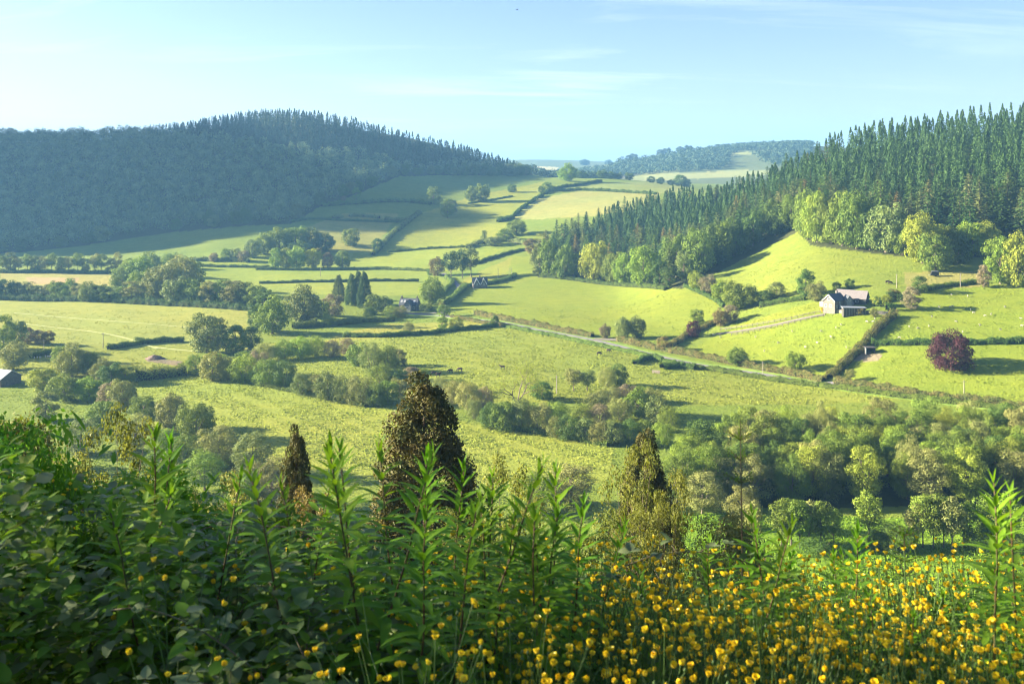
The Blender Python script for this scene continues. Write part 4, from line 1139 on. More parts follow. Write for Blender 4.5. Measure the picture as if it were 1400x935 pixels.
    V = far_cloud(r, Q[:, :3], r.uniform(8, 15, len(Q)), r.uniform(13, 20, len(Q)), 60, 3.4)
    o_ = link(bpy.data.objects.new('distant_woodland', make_mesh('distant_woodland', V, quads_for(V), None, [MAT['faraway']])))
    tag(o_, 'blue far woods on the hills beyond the saddle', 'trees', kind='stuff')
    far_tr = [(798, 232, 9), (801, 232, 8), (832, 232, 8), (860, 224, 8), (866, 222, 9), (903, 214, 8), (912, 212, 9), (930, 211, 8), (941, 210, 9), (981, 206, 8), (1015, 203, 8), (1045, 201, 8)]
    for i, (px, py, h) in enumerate(far_tr):
        d = 2560 if px > 840 else 3300
        tree_at(px, 0, h * 1.0, h * 1.5, 'round', 'faraway', f'tiny tree on the far skyline, {ordinal(i)} from left along the crest', 'skyline_tree', 'tree', 'trees on the far skyline', d=d, parts=False)
    # hedge trees on the saddle
    sad = [(790, 247, 9), (800, 248, 7), (823, 247, 11), (835, 248, 9), (846, 248, 8), (860, 249, 9), (890, 249, 8), (903, 249, 8), (917, 248, 7), (930, 248, 14), (938, 249, 10)]
    for i, (px, py, h) in enumerate(sad):
        tree_at(px, 0, h * 1.2, h * 1.6, 'round', 'dark', f'small dark hedge tree along the saddle, {ordinal(i)} from left', 'hedge_tree', 'tree', 'hedge trees along the saddle', d=1380, parts=False)


def crest(i):
    return ordinal(i) if i < 69 else (ordinal(i - 69) + ' past the middle')


HEDGES = [
 ([(350, 369), (420, 370), (500, 369), (592, 371)], 1.9, 2.0, 'hedge', 'thin dark hedge across the middle field behind the lane pines'),
 ([(355, 388), (430, 386), (500, 385), (572, 385)], 1.7, 2.0, 'hedge', 'thin dark hedge one field below the lane pines'),
 ([(510, 350), (528, 330), (552, 309), (574, 292)], 3.6, 4.5, 'grey', 'tall diagonal hedge climbing to the shadow edge with shadows streaking beside it'),
 ([(440, 283), (475, 280), (520, 277), (560, 277), (590, 280)], 4, 6, 'dark', 'dark shaded hedge along the far slope below the wood'),
 ([(455, 299), (490, 296), (505, 297), (530, 301), (556, 302)], 3, 5, 'grey', 'broken scrubby hedge in the shaded slope field'),
 ([(398, 304), (430, 300), (500, 303), (556, 304)], 2, 3, 'dark', 'low shaded hedge under the scrubby one on the slope'),
 ([(700, 300), (706, 293), (716, 284), (730, 275), (748, 264)], 3, 4, 'dark', 'stepped diagonal hedge climbing to the small round tree'),
 ([(680, 304), (692, 302), (700, 299)], 4, 5, 'dark', 'dark clump of hedge at the foot of the stepped diagonal one'),
 ([(745, 263), (780, 261), (830, 262), (898, 266)], 3, 3.5, 'dark', 'long dark hedge across the tan far field'),
 ([(752, 260), (790, 254), (822, 249)], 3, 3.5, 'dark', 'dark hedge rising to the saddle from the small round tree'),
 ([(640, 279), (664, 275), (700, 269)], 1.4, 2, 'hedge', 'low hedge line below the pair of broad trees'),
 ([(530, 345), (580, 341), (640, 338), (672, 336)], 1.6, 2, 'hedge', 'thin hedge at the foot of the bright slope'),
 ([(650, 362), (672, 354), (700, 346), (720, 342)], 2.2, 2.5, 'dark', 'dark lane hedge climbing to the plantation tip'),
 ([(255, 364), (290, 365), (345, 366), (372, 367)], 2, 2.4, 'hedge', 'dark hedge bounding the strip field left of the row of trees'),
 ([(265, 357), (300, 357), (340, 359)], 3, 4, 'grey', 'scrubby hedge with pale bushes left of the grove'),
 ([(0, 373), (60, 373), (165, 374)], 2.5, 4, 'dark', 'dark understorey hedge under the far left tree line'),
 ([(-20, 409), (80, 412), (180, 415), (260, 419), (345, 425)], 3.5, 5, 'dark', 'dark thick hedge at the foot of the left valley belt'),
 ([(148, 478), (172, 474), (200, 470), (222, 468), (251, 467)], 2.2, 2.4, 'dark', 'dark wall-like hedge below the lone flat bush'),
 ([(40, 489), (66, 485), (90, 481)], 2, 2.2, 'dark', 'short dark hedge on the lower left paddock'),
 ([(186, 520), (210, 518), (235, 514), (255, 512)], 4.6, 6, 'green', 'thick clipped hedge above the lower meadow corner'),
 ([(400, 449), (430, 447), (470, 444), (505, 440), (540, 439)], 2.8, 4, 'hedge', 'garden hedge running below the conifer clump and cottage'),
 ([(470, 461), (520, 461), (570, 458), (620, 453), (680, 447)], 2, 2.2, 'dark', 'dark hedge along the top of the wet meadow'),
 ([(618, 434), (640, 438), (665, 443), (700, 448)], 1.6, 2.2, 'hedge_red', 'reddish bank hedge above the road from the junction'),
 ([(650, 430), (700, 440), (740, 447), (775, 455), (810, 461)], 2.4, 3.0, 'hedge_red', 'field hedge above the road up to the spreading trees'),
 ([(690, 447), (730, 455), (770, 463), (800, 470), (840, 478), (868, 484), (905, 494), (922, 497)], 1.5, 2.2, 'hedge', 'low hedge below the road along the wet meadow'),
 ([(933, 502), (970, 506), (1010, 513), (1060, 521), (1125, 529), (1180, 536), (1260, 547), (1340, 556), (1420, 567)], 1.7, 2.4, 'hedge', 'hedge below the road running on to the right edge'),
 ([(846, 466), (880, 474), (925, 483), (980, 493), (1040, 505), (1095, 515), (1126, 522)], 2.4, 3, 'hedge_red', 'reddish-topped hedge between road and sheep field'),
 ([(1142, 524), (1180, 529), (1240, 540), (1300, 547), (1360, 554), (1420, 562)], 2.4, 3, 'hedge_red', 'hedge between the road and the copper beech field'),
 ([(1222, 433), (1205, 447), (1190, 463), (1175, 480), (1155, 500), (1134, 519)], 3.0, 3.6, 'hedge_red', 'thick tall hedge running down from the farmhouse to the road'),
 ([(1192, 472), (1240, 471), (1300, 471), (1360, 470), (1420, 469)], 2.2, 2.6, 'dark', 'dark hedge across behind the copper beech'),
 ([(915, 476), (930, 467), (950, 455), (968, 447), (985, 440)], 2.4, 3, 'hedge_red', 'orange-topped hedge climbing past the small copper tree'),
 ([(937, 392), (960, 402), (980, 412), (990, 420)], 1.8, 2.4, 'dark', 'dark hedge curving round the top of the lane field'),
 ([(1040, 420), (1070, 414), (1100, 410)], 2.2, 3, 'dark', 'dark hedge between the belt and the farmhouse trees'),
 ([(1260, 398), (1300, 391), (1340, 387)], 1.8, 3, 'hedge', 'straggling hedge along the tan paddock top of the sheep slope'),
 ([(740, 378), (790, 384), (850, 391), (912, 396)], 2.2, 4, 'dark', 'dark scrub hedge at the foot of the plantation edge'),
 ([(868, 498), (890, 491), (905, 494)], 2, 2.5, 'dark', 'short dark hedge spur at the meadow gate'),
 ([(905, 504), (930, 502), (950, 505)], 2.4, 4, 'dark', 'dark clump of hedge right of the meadow gate'),
 ([(1195, 418), (1212, 419)], 3.4, 2.4, 'dark', 'dark square clipped hedge in the farmhouse garden', ),
 ([(1212, 411), (1236, 411)], 3.6, 2.4, 'dark', 'dark long clipped hedge right of the bright garden tree'),
 ([(1212, 425), (1224, 424)], 3.0, 2.6, 'dark', 'dark hedge block at the top of the thick hedge'),
 ([(625, 402), (630, 396), (635, 391)], 2.2, 2.8, 'hedge', 'hedge inside the bend of the lane'),
 ([(608, 418), (620, 408), (632, 398), (640, 392), (662, 390), (690, 384), (705, 378)], 2.4, 3, 'hedge', 'hedge along the right of the lane to the white gabled house'),
 ([(586, 408), (604, 402), (612, 395), (618, 388), (610, 380)], 2.2, 3, 'hedge', 'hedge along the left of the lane bend'),
 ([(560, 415), (575, 420), (590, 424)], 1.6, 2, 'hedge', 'low hedge beside the cottage drive'),
 ([(640, 340), (660, 333), (690, 330), (720, 335)], 4, 6, 'grey', 'scrubby bank of growth below the trees at the plantation tip'),
 ([(655, 575), (700, 587), (760, 596), (830, 610)], 1.4, 2, 'hedge', 'low bank of weeds under the stream bushes beside the lower meadow'),
 ([(260, 512), (330, 522), (420, 540), (500, 556)], 1.2, 2, 'hedge', 'low weedy bank under the willow bushes left of the brown cypress'),
]
ROAD = [(1460, 570), (1400, 561), (1330, 553), (1260, 544), (1190, 535), (1130, 526), (1060, 515), (1000, 506), (940, 496), (880, 482), (820, 467), (780, 459), (740, 452), (690, 442), (650, 437), (620, 434), (590, 431), (560, 429), (540, 426)]
LANE = [(612, 433), (604, 424), (612, 412), (622, 403), (627, 395), (622, 386), (612, 379), (606, 374)]
LANE2 = [(640, 364), (660, 356), (690, 347), (716, 341)]


def build_roads():
    asph = solid_mat('pale_worn_asphalt', (.15, .14, .145), (.21, .195, .2), .5, .9)
    verge = solid_mat('mown_verge_grass', (.14, .24, .03), (.2, .27, .04), .4, .95)
    grit = solid_mat('pale_grit', (.18, .16, .13), (.15, .135, .105), .6, .95)
    dry = solid_mat('worn_grass_track', (.36, .36, .14), (.28, .31, .08), .4, .95)
    strip('road_verge', ROAD, 8.6, verge, .04, 'structure')
    strip('road', ROAD, 3.1, asph, .10)
    strip('lane', LANE, 3.0, asph, .14)
    strip('lane', LANE2, 2.4, asph, .10)
    strip('driveway', [(1141, 524), (1134, 524), (1129, 527)], 4, asph, .18)
    strip('junction_apron', [(812, 464), (825, 464.5), (845, 465)], 5, grit, .2)
    strip('yard', [(545, 425), (560, 428.5), (578, 429), (596, 428)], 4, grit, .2)
    strip('meadow_gateway', [(918, 499), (925, 498), (932, 497)], 5, grit, .2)
    strip('farm_track', [(978, 457), (1020, 451), (1060, 444), (1110, 433), (1128, 430)], 2.6, grit, .1)
    strip('farm_track', [(20, 428), (100, 435), (180, 441), (260, 448), (340, 455)], 1.4, dry, .07)
    strip('farm_track', [(-10, 437), (60, 446), (130, 454), (185, 466), (215, 477)], 1.5, dry, .07)
    strip('farm_track', [(205, 474), (240, 478), (290, 482)], 2.0, dry, .07)


def build_hedges():
    for k, h in enumerate(HEDGES):
        pts, hh, ww, m, lab = h[:5]
        far = max(p[1] for p in pts) < 360
        hedge(pts, hh, ww, m, lab, leaf=.75 if far else .46, dens=90 if far else 170, gaps=.32 if 'broken' in lab or 'stepped' in lab else 0, seed=300 + k)
# ------------------------------------------------------------------ buildings
def gable_house(parent, L, W, eave, ridge, wall, roof, over=.3, part_wall='wall', part_roof='roof', x0=0, y0=0, rz=0.0):
    """walls with two gables (along local x) and a pitched roof with thickness, as two parts"""
    ca, sa = math.cos(rz), math.sin(rz)
    def rot(mb):
        V, Q, T = mb.arrays()
        V = np.stack([x0 + V[:, 0] * ca - V[:, 1] * sa, y0 + V[:, 0] * sa + V[:, 1] * ca, V[:, 2]], 1)
        return MB().add(V, Q, T)
    w = MB().prism([(-W / 2, -1.5), (W / 2, -1.5), (W / 2, eave), (0, ridge), (-W / 2, eave)], 'x', -L / 2, L / 2)
    pw = rot(w).build(part_wall, MAT[wall], parent)
    sl = (ridge - eave) / (W / 2); t = .22; e = over
    r = MB()
    for s in (-1, 1):
        yo = W / 2 + e; zo = eave - e * sl
        poly = [(0, ridge + .03), (s * yo, zo + .03), (s * yo, zo + t + .03), (0, ridge + t + .03)]
        if s > 0: poly = poly[::-1]
        r.prism(poly, 'x', -L / 2 - e, L / 2 + e)
    pr = rot(r).build(part_roof, MAT[roof], parent)
    return pw, pr


def window(parent, c, w, h, ax, mat='white_paint', name='window'):
    """glazed window standing proud of a wall; ax = outward direction in the house's plan (radians)"""
    ca, sa = math.cos(ax), math.sin(ax)
    def put(mb):
        V, Q, T = mb.arrays()
        V = np.stack([c[0] + V[:, 0] * ca - V[:, 1] * sa, c[1] + V[:, 0] * sa + V[:, 1] * ca, c[2] + V[:, 2]], 1)
        return MB().add(V, Q, T)
    f = MB(); b = .11
    f.box((.03, 0, h / 2 - b / 2), (.10, w, b)); f.box((.03, 0, -h / 2 + b / 2), (.12, w + .1, b))
    for s in (-1, 0, 1): f.box((.03, s * (w / 2 - b / 2), 0), (.09, b if s else .07, h - 2 * b))
    fo = put(f).build(name, MAT[mat], parent)
    g = MB().box((.02, 0, 0), (.03, w - .05, h - .05))
    put(g).build('pane', MAT['glass'], fo)
    return fo


def house_mats():
    M = MAT
    M['stone'] = solid_mat('warm_rubble_stone', (.19, .17, .15), (.14, .125, .11), 1.4, .9, bump=.6)
    M['grey_stone'] = solid_mat('grey_rubble_stone', (.15, .135, .125), (.10, .095, .09), 1.4, .9, bump=.6)
    M['shaded_stone'] = solid_mat('shaded_rubble_stone', (.10, .09, .085), (.07, .065, .06), 1.4, .9, bump=.5)  # darker stone copy, shade under the eaves put into its colour
    M['slate'] = solid_mat('blue_grey_slate', (.05, .056, .07), (.085, .09, .105), 2.5, .6, bump=.5)
    M['sunlit_slate'] = solid_mat('sunlit_pinkish_slate', (.165, .145, .15), (.205, .18, .185), 2.0, .75, bump=.5)  # paler slate copy, sunlit pink put into its colour
    M['white_paint'] = solid_mat('white_painted_wood', (.62, .61, .57), rough=.6)
    M['render'] = solid_mat('pale_lime_render', (.30, .30, .26), (.25, .25, .22), 1.2, .85)
    M['dark_wood'] = solid_mat('dark_weathered_boards', (.05, .047, .045), (.09, .08, .07), 3, .8)
    M['felt'] = solid_mat('grey_blue_felt_roof', (.16, .18, .22), (.2, .22, .26), .8, .8)
    M['tin'] = solid_mat('pale_grey_sheet_roof', (.38, .39, .41), (.31, .32, .34), .5, .5, bump=.3)
    M['cream_wall'] = solid_mat('cream_stone_wall', (.40, .34, .26), (.30, .25, .19), 1.5, .9, bump=.5)
    M['glass'] = solid_mat('window_glass', (.03, .04, .05), rough=.08, spec=.8)
    M['wood'] = solid_mat('weathered_grey_post', (.22, .19, .16), (.30, .27, .23), 4, .85)
    M['black'] = solid_mat('black_sheet', (.02, .02, .023), rough=.5)
    M['steel'] = solid_mat('galvanised_steel', (.60, .60, .58), rough=.45)
    M['wool'] = solid_mat('off_white_wool', (.42, .40, .34), (.34, .32, .27), 9, .95, bump=.5)
    M['cowhide'] = solid_mat('black_brown_hide', (.035, .022, .016), (.06, .035, .025), 2, .7)
    M['soil'] = solid_mat('dark_brown_soil', (.10, .065, .05), (.16, .11, .085), 1.5, .95, bump=.8)


def build_buildings():
    # ---- farmhouse
    p = at(1150, hit(1148, 424).y); rt = math.radians(38)
    e = empty('farmhouse', p); tag(e, 'stone farmhouse with slate roofs and a pale gabled bay among garden trees', 'house')
    x1, y1 = -2.6, 1.2
    gable_house(e, 8.2, 6.0, 4.3, 6.9, 'stone', 'slate', x0=x1, y0=y1, rz=rt)
    def loc(x0, y0, rz, x, y, z): return (x0 + x * math.cos(rz) - y * math.sin(rz), y0 + x * math.sin(rz) + y * math.cos(rz), z)
    # white bargeboards on the sunny gable
    bb = MB(); L2, W2 = 4.1, 3.0
    for s in (-1, 1):
        poly = [(0, 6.98), (s * 3.35, 4.08), (s * 3.35, 3.72), (0, 6.6)]
        bb.prism(poly if s < 0 else poly[::-1], 'x', -L2 - .42, -L2 - .33)
    V, Q, T = bb.arrays(); ca, sa = math.cos(rt), math.sin(rt)
    MB().add(np.stack([x1 + V[:, 0] * ca - V[:, 1] * sa, y1 + V[:, 0] * sa + V[:, 1] * ca, V[:, 2]], 1), Q, T).build('bargeboard', MAT['white_paint'], e)
    for (y, z, w, h) in ((0, 4.9, 1.3, 1.2), (-.9, 2.0, 1.3, 1.3), (1.5, 2.0, 1.1, 1.3)): window(e, loc(x1, y1, rt, -4.1, y, z), w, h, rt + math.pi)
    for (x, z) in ((-2.6, 1.7), (-.2, 1.7), (-.2, 3.5)): window(e, loc(x1, y1, rt, x, -3.0, z), 1.2, 1.2, rt - math.pi / 2)
    d = MB().box((0, 0, 0), (.12, 1.0, 2.1)); V, Q, T = d.arrays(); a = rt - math.pi / 2; c = loc(x1, y1, rt, -1.4, -3.03, 1.1)
    MB().add(np.stack([c[0] + V[:, 0] * math.cos(a) - V[:, 1] * math.sin(a), c[1] + V[:, 0] * math.sin(a) + V[:, 1] * math.cos(a), c[2] + V[:, 2]], 1), Q, T).build('door', MAT['dark_wood'], e)
    ch = MB().box(loc(x1, y1, rt, 1.6, 0, 7.3), (.8, .7, 1.9), rt); co = ch.build('chimney', MAT['stone'], e)
    MB().tube([loc(x1, y1, rt, 1.6, 0, 8.2), loc(x1, y1, rt, 1.6, 0, 8.75)], .17, 8).build('chimney_pot', MAT['soil'], co)
    # pale gabled bay
    gable_house(e, 3.4, 2.5, 4.6, 6.2, 'render', 'slate', .12, 'bay_wall', 'bay_roof', x0=3.0, y0=.4, rz=math.radians(-78))
    window(e, (3.35, -1.28, 4.4), .8, 1.0, math.radians(-78))
    # long rear range, sunlight painted into its roof and shade into its wall
    r2 = math.radians(-33)
    gable_house(e, 13.0, 6.2, 4.6, 7.6, 'shaded_stone', 'sunlit_slate', .35, 'range_wall', 'range_roof', x0=7.4, y0=7.3, rz=r2)
    for x in (-3.2, .2, 3.6): window(e, loc(6.6, 7.5, r2, x, -3.1, 3.4), 1.2, 1.1, r2 - math.pi / 2)
    window(e, loc(6.6, 7.5, r2, 5.5, 0, 4.2), 1.0, 1.2, r2)
    gable_house(e, 5.6, 5.0, 2.4, 4.8, 'stone', 'sunlit_slate', .25, 'porch_wall', 'porch_roof', x0=4.4, y0=4.2, rz=math.radians(60))
    # shed in front
    q = at(1167, hit(1166, 430).y); q.z += .3
    s = empty('shed', q, math.radians(-7)); tag(s, 'long low shed with flat grey-blue roof below the farmhouse', 'shed')
    b = MB().box((0, 0, .6), (9.2, 4.2, 4.0)); b.build('wall', MAT['dark_wood'], s)
    MB().box((0, 0, 2.74), (9.9, 5.0, .24)).build('roof', MAT['felt'], s)
    sl = MB()
    for k in range(9): sl.box((-4.4 + k * 1.1, -2.13, .9), (.1, .06, 3.2))
    sl.build('batten', MAT['wood'], s)
    # garden walls
    def wall(pa, pb, h, t, mat, label):
        A, B = hit(*pa), hit(*pb); P = smooth_path([A, B], .8); V = []
        d_ = unit(P[-1, :2] - P[0, :2]); nx = np.array([-d_[1], d_[0]]) * t / 2
        rj = np.random.default_rng(3)
        for k in P:
            hh = h + rj.uniform(-.05, .05)
            V += [[*(k[:2] - nx), k[2] - .8], [*(k[:2] - nx), k[2] + hh], [*(k[:2] + nx), k[2] + hh], [*(k[:2] + nx), k[2] - .8]]
        Q = []; n = len(P)
        for i in range(n - 1):
            for k in range(4): Q.append([i * 4 + k, i * 4 + (k + 1) % 4, i * 4 + 4 + (k + 1) % 4, i * 4 + 4 + k])
        Q += [[3, 2, 1, 0], [4 * n - 4, 4 * n - 3, 4 * n - 2, 4 * n - 1]]
        tag(MB().add(V, Q).build('garden_wall', MAT[mat]), label, 'wall')
    wall((1128, 427), (1151, 428), 1.3, .5, 'cream_wall', 'cream garden wall in front of the farmhouse gable')
    wall((1184, 429), (1216, 431), 1.5, .5, 'grey_stone', 'grey garden wall right of the long low shed')
    wall((1121, 419), (1131, 421), 2.4, .4, 'cream_wall', 'taller pale wall at the left corner of the farmhouse')
    # ---- cottage by the lane
    p = at(560, hit(560, 424).y); e = empty('cottage', p, math.radians(-14)); tag(e, 'small slate-roofed cottage with white gable between conifers and the large lane tree', 'house')
    gable_house(e, 10.5, 6.0, 3.3, 6.6, 'grey_stone', 'slate')
    gable_house(e, 5.4, 4.0, 3.4, 6.0, 'render', 'slate', .25, 'gable_wall', 'gable_roof', x0=.4, y0=-2.6, rz=math.pi / 2)
    window(e, (.4, -5.3, 2.0), 1.4, 1.2, -math.pi / 2); window(e, (.4, -5.3, 4.2), .9, .9, -math.pi / 2)
    for x in (-3.6, 3.6): window(e, (x, -3.0, 1.8), 1.2, 1.2, -math.pi / 2)
    for k, x in enumerate((-4.1, -2.3, 3.4)):      # roof lights on the near slope, bright reflection put into pale colour
        sl_ = 3.3 / 3.0; y = -1.6; z = 6.6 - 1.6 * sl_
        v = MB(); a = math.atan(sl_)
        V, Q, T = MB().box((0, 0, 0), (1.2, 1.5, .12)).arrays()
        V = np.stack([x + V[:, 0], y + V[:, 1] * math.cos(a) - V[:, 2] * math.sin(a), z + .36 + V[:, 1] * math.sin(a) + V[:, 2] * math.cos(a)], 1)
        MB().add(V, Q, T).build('roof_light', MAT['tin'], e)
    for x in (-4.6, 4.6):
        co = MB().box((x, 0, 6.9), (.8, .8, 1.8)).build('chimney', MAT['stone'], e)
        MB().tube([(x, 0, 7.75), (x, 0, 8.25)], .16, 8).build('chimney_pot', MAT['soil'], co)
    # ---- white-gabled house up the lane
    p = at(656, hit(656, 393).y); e = empty('gabled_house', p, math.radians(6)); tag(e, 'grey house with twin steep white-edged gables beside the lane', 'house')
    gable_house(e, 9.5, 6.5, 3.0, 6.4, 'grey_stone', 'slate')
    for k, x in enumerate((-2.3, 2.3)):
        gable_house(e, 4.4, 3.9, 2.6, 6.3, 'grey_stone', 'slate', .2, 'gable_wall', 'gable_roof', x0=x, y0=-2.4, rz=math.pi / 2)
        b = MB()
        for s in (-1, 1):
            poly = [(x, 6.65), (x + s * 2.35, 2.35), (x + s * 2.35 - s * .5, 2.35), (x, 5.75)]
            b.prism(poly if s > 0 else poly[::-1], 'y', -4.98, -4.86)
        b.build('bargeboard', MAT['white_paint'], e)
        window(e, (x, -4.6, 2.6), 1.0, 1.4, -math.pi / 2)
    MB().box((0, .4, 6.9), (.8, .8, 1.9)).build('chimney', MAT['grey_stone'], e)
    # ---- barn roof at the left edge
    d = hit(14, 524).y; p = at(-7, d); p.z -= .5; e = empty('barn', p, math.radians(-24)); tag(e, 'barn with pale grey sheet roof at the left edge', 'barn')
    gable_house(e, 17, 9, 3.6, 6.0, 'grey_stone', 'tin', .5)
    MB().box((2, -4.54, 1.3), (3.2, .12, 2.8)).build('door', MAT['dark_wood'], e)
    # ---- field shelter, trailer, trough, heap
    p = hit(1188, 483); e = empty('field_shelter', p, math.radians(-4)); tag(e, 'dark open field shelter with one white post on bare ground', 'shelter')
    MB().box((.3, 1.5, 1.0), (3.3, .15, 2.6)).box((1.95, 0, 1.0), (.15, 3.0, 2.6)).box((-1.35, .2, 1.0), (.15, 2.5, 2.6)).build('wall', MAT['black'], e)
    MB().box((.2, 0, 2.42), (4.0, 3.5, .16)).build('roof', MAT['dark_wood'], e)
    MB().box((-1.6, -1.5, 1.15), (.5, .28, 2.7)).build('post', MAT['white_paint'], e)
    p = hit(1278, 378); e = empty('trailer', p, math.radians(-12)); tag(e, 'small black livestock trailer under the dark-sided oak', 'trailer')
    MB().prism([(-2.1, .7), (-1.9, .55), (1.7, .55), (1.7, 2.4), (-1.3, 2.4)], 'y', -.95, .95).build('body', MAT['black'], e)
    MB().box((.2, 0, 2.46), (3.0, 1.95, .1)).build('roof', MAT['felt'], e)
    for y in (-1.02, 1.02):
        MB().tube([(.3, y - .1, .38), (.3, y + .1, .38)], .38, 14).build('wheel', MAT['black'], e)
    MB().tube([(-1.9, 0, .6), (-3.1, 0, .55)], .06, 6).build('tow_bar', MAT['steel'], e)
    p = hit(897, 510); e = empty('water_trough', p, math.radians(-20)); tag(e, 'pale stone water trough near the meadow gate', 'trough')
    MB().box((0, -.55, .4), (3.0, .16, 1.2)).box((0, .55, .4), (3.0, .16, 1.2)).box((-1.42, 0, .4), (.16, .94, 1.2)).box((1.42, 0, .4), (.16, .94, 1.2)).build('basin', MAT['cream_wall'], e)
    MB().box((0, 0, .8), (2.66, .92, .03)).build('water', MAT['glass'], e)
    p = hit(212, 491); r = np.random.default_rng(8); u = np.linspace(0, 1, 9); th = np.linspace(0, 6.283, 25)[:-1]
    V = [[0, 0, 1.9]]
    for k in u[1:]:
        for t in th: V.append([math.cos(t) * k * 4.5 * (1 + .15 * math.sin(3 * t)), math.sin(t) * k * 2.8 * (1 + .12 * math.sin(2 * t + 1)), 1.9 * (1 - k ** 1.5) + r.normal() * .12 - .15])
    T = [[0, 1 + j, 1 + (j + 1) % 24] for j in range(24)]; Q = [[1 + i * 24 + j, 1 + (i + 1) * 24 + j, 1 + (i + 1) * 24 + (j + 1) % 24, 1 + i * 24 + (j + 1) % 24] for i in range(7) for j in range(24)]
    o = MB().add(V, Q, T).build('soil_heap', MAT['soil'], smooth=True); o.location = p; tag(o, 'dark brown heap of soil dumped by the paddock track', 'soil heap')
    # ---- poles
    poles = [(1226, 394, 19, 'pole on the dry slope above the farmhouse'), (1318, 546, 26, 'pole on the road hedge below the copper beech'), (1043, 517, 20, 'pole standing in the roadside hedge below the sheep'), (141, 476, 21, 'pole in the pale left field above the dark hedge'),
             (60, 485, 15, 'pole on the lower left paddock hedge'), (699, 381, 15, 'right pole of the pair above the lane field'), (696, 381, 14, 'left pole of the pair above the lane field'), (681, 380, 12, 'single pole left of the pair above the lane field'), (1313, 393, 15, 'pole in the tan paddock'),
             (761, 538, 24, 'pole among the thin olive trees of the wet meadow'), (438, 378, 16, 'pole in the middle field right of the tree row')]
    for px, py, h, lab in poles:
        p = hit(px, py); s = p.y / FPX; H = max(h * s, 6.5)
        e = empty('telegraph_pole', p); tag(e, 'weathered timber ' + lab, 'pole')
        MB().tube([(0, 0, -.5), (0, 0, H * .5), (0, 0, H)], [.17, .15, .12], 8).build('post', MAT['wood'], e)
        MB().box((0, -.18, H - .5), (1.5, .1, .12)).build('crossarm', MAT['wood'], e)
    # ---- post and rail fence along the farm track
    def fence(pts, label, step=2.4, h=1.25):
        P = smooth_path([hit(*p) for p in pts], step)
        e = empty('fence', P[0]); tag(e, label, 'fence'); b = np.array(P[0])
        for k in P: MB().box((*(k[:2] - b[:2]), k[2] - b[2] + h / 2 - .15), (.2, .2, h + .3)).build('post', MAT['wood'], e)
        for z in (.5, .85, 1.15):
            MB().tube(P - b + [0, 0, z], .07, 4).build('rail', MAT['wood'], e)
    fence([(985, 452), (1030, 446), (1080, 437), (1122, 428)], 'post and rail fence along the upper side of the farm track')
    fence([(1000, 459), (1050, 450), (1100, 439), (1126, 433)], 'post and rail fence along the lower side of the farm track')
    # yellow shrub
    tree_at(1126, 427, 10, 11, 'bush', 'gorse', 'bright yellow flowering shrub at the end of the farm track', 'shrub', 'bush')


# ------------------------------------------------------------------ animals
def beast(scale, wool, head_down, seed):
    """sheep or cow: one continuous skin - trunk, neck, head, jointed legs, ears, tail"""
    mb = MB(); r = np.random.default_rng(seed)
    k = 1.0
    hz = -.28 if head_down else .16
    sp = [(-.56, 0, .66), (-.48, 0, .70), (-.25, 0, .70), (.05, 0, .68), (.30, 0, .70), (.46, 0, .72 + hz * .2), (.60, 0, .74 + hz * .7), (.72, 0, .74 + hz * 1.25), (.86, 0, .66 + hz * 1.5), (.93, 0, .60 + hz * 1.6)]
    rad = [.05, .19, .235, .245, .225, .185, .125, .095, .075, .03]
    if not wool: rad = [x * (.95 if i < 5 else 1.1) for i, x in enumerate(rad)]
    mb.tube(sp, rad, 12)
    for sx, sy in ((-.40, -.13), (-.40, .13), (.30, -.12), (.30, .12)):
        bk = -.05 if sx < 0 else .03
        mb.tube([(sx, sy, .62), (sx + (.05 if sx < 0 else -.01), sy, .42), (sx + bk, sy, .25), (sx + bk * .4, sy, .04), (sx + .04, sy, -.04)], [.11, .075, .042, .034, .04], 7)
    for sy in (-1, 1): mb.tube([(.73, sy * .06, .80 + hz * 1.25), (.72, sy * .17, .80 + hz * 1.25)], [.045, .012], 5)
    mb.tube([(-.56, 0, .70), (-.62, 0, .52), (-.61, 0, .36 if not wool else .5)], [.035, .022, .015], 5)
    V, Q, T = mb.arrays()
    return make_mesh('body', V * scale, Q, T, [MAT['wool' if wool else 'cowhide']], smooth=True)


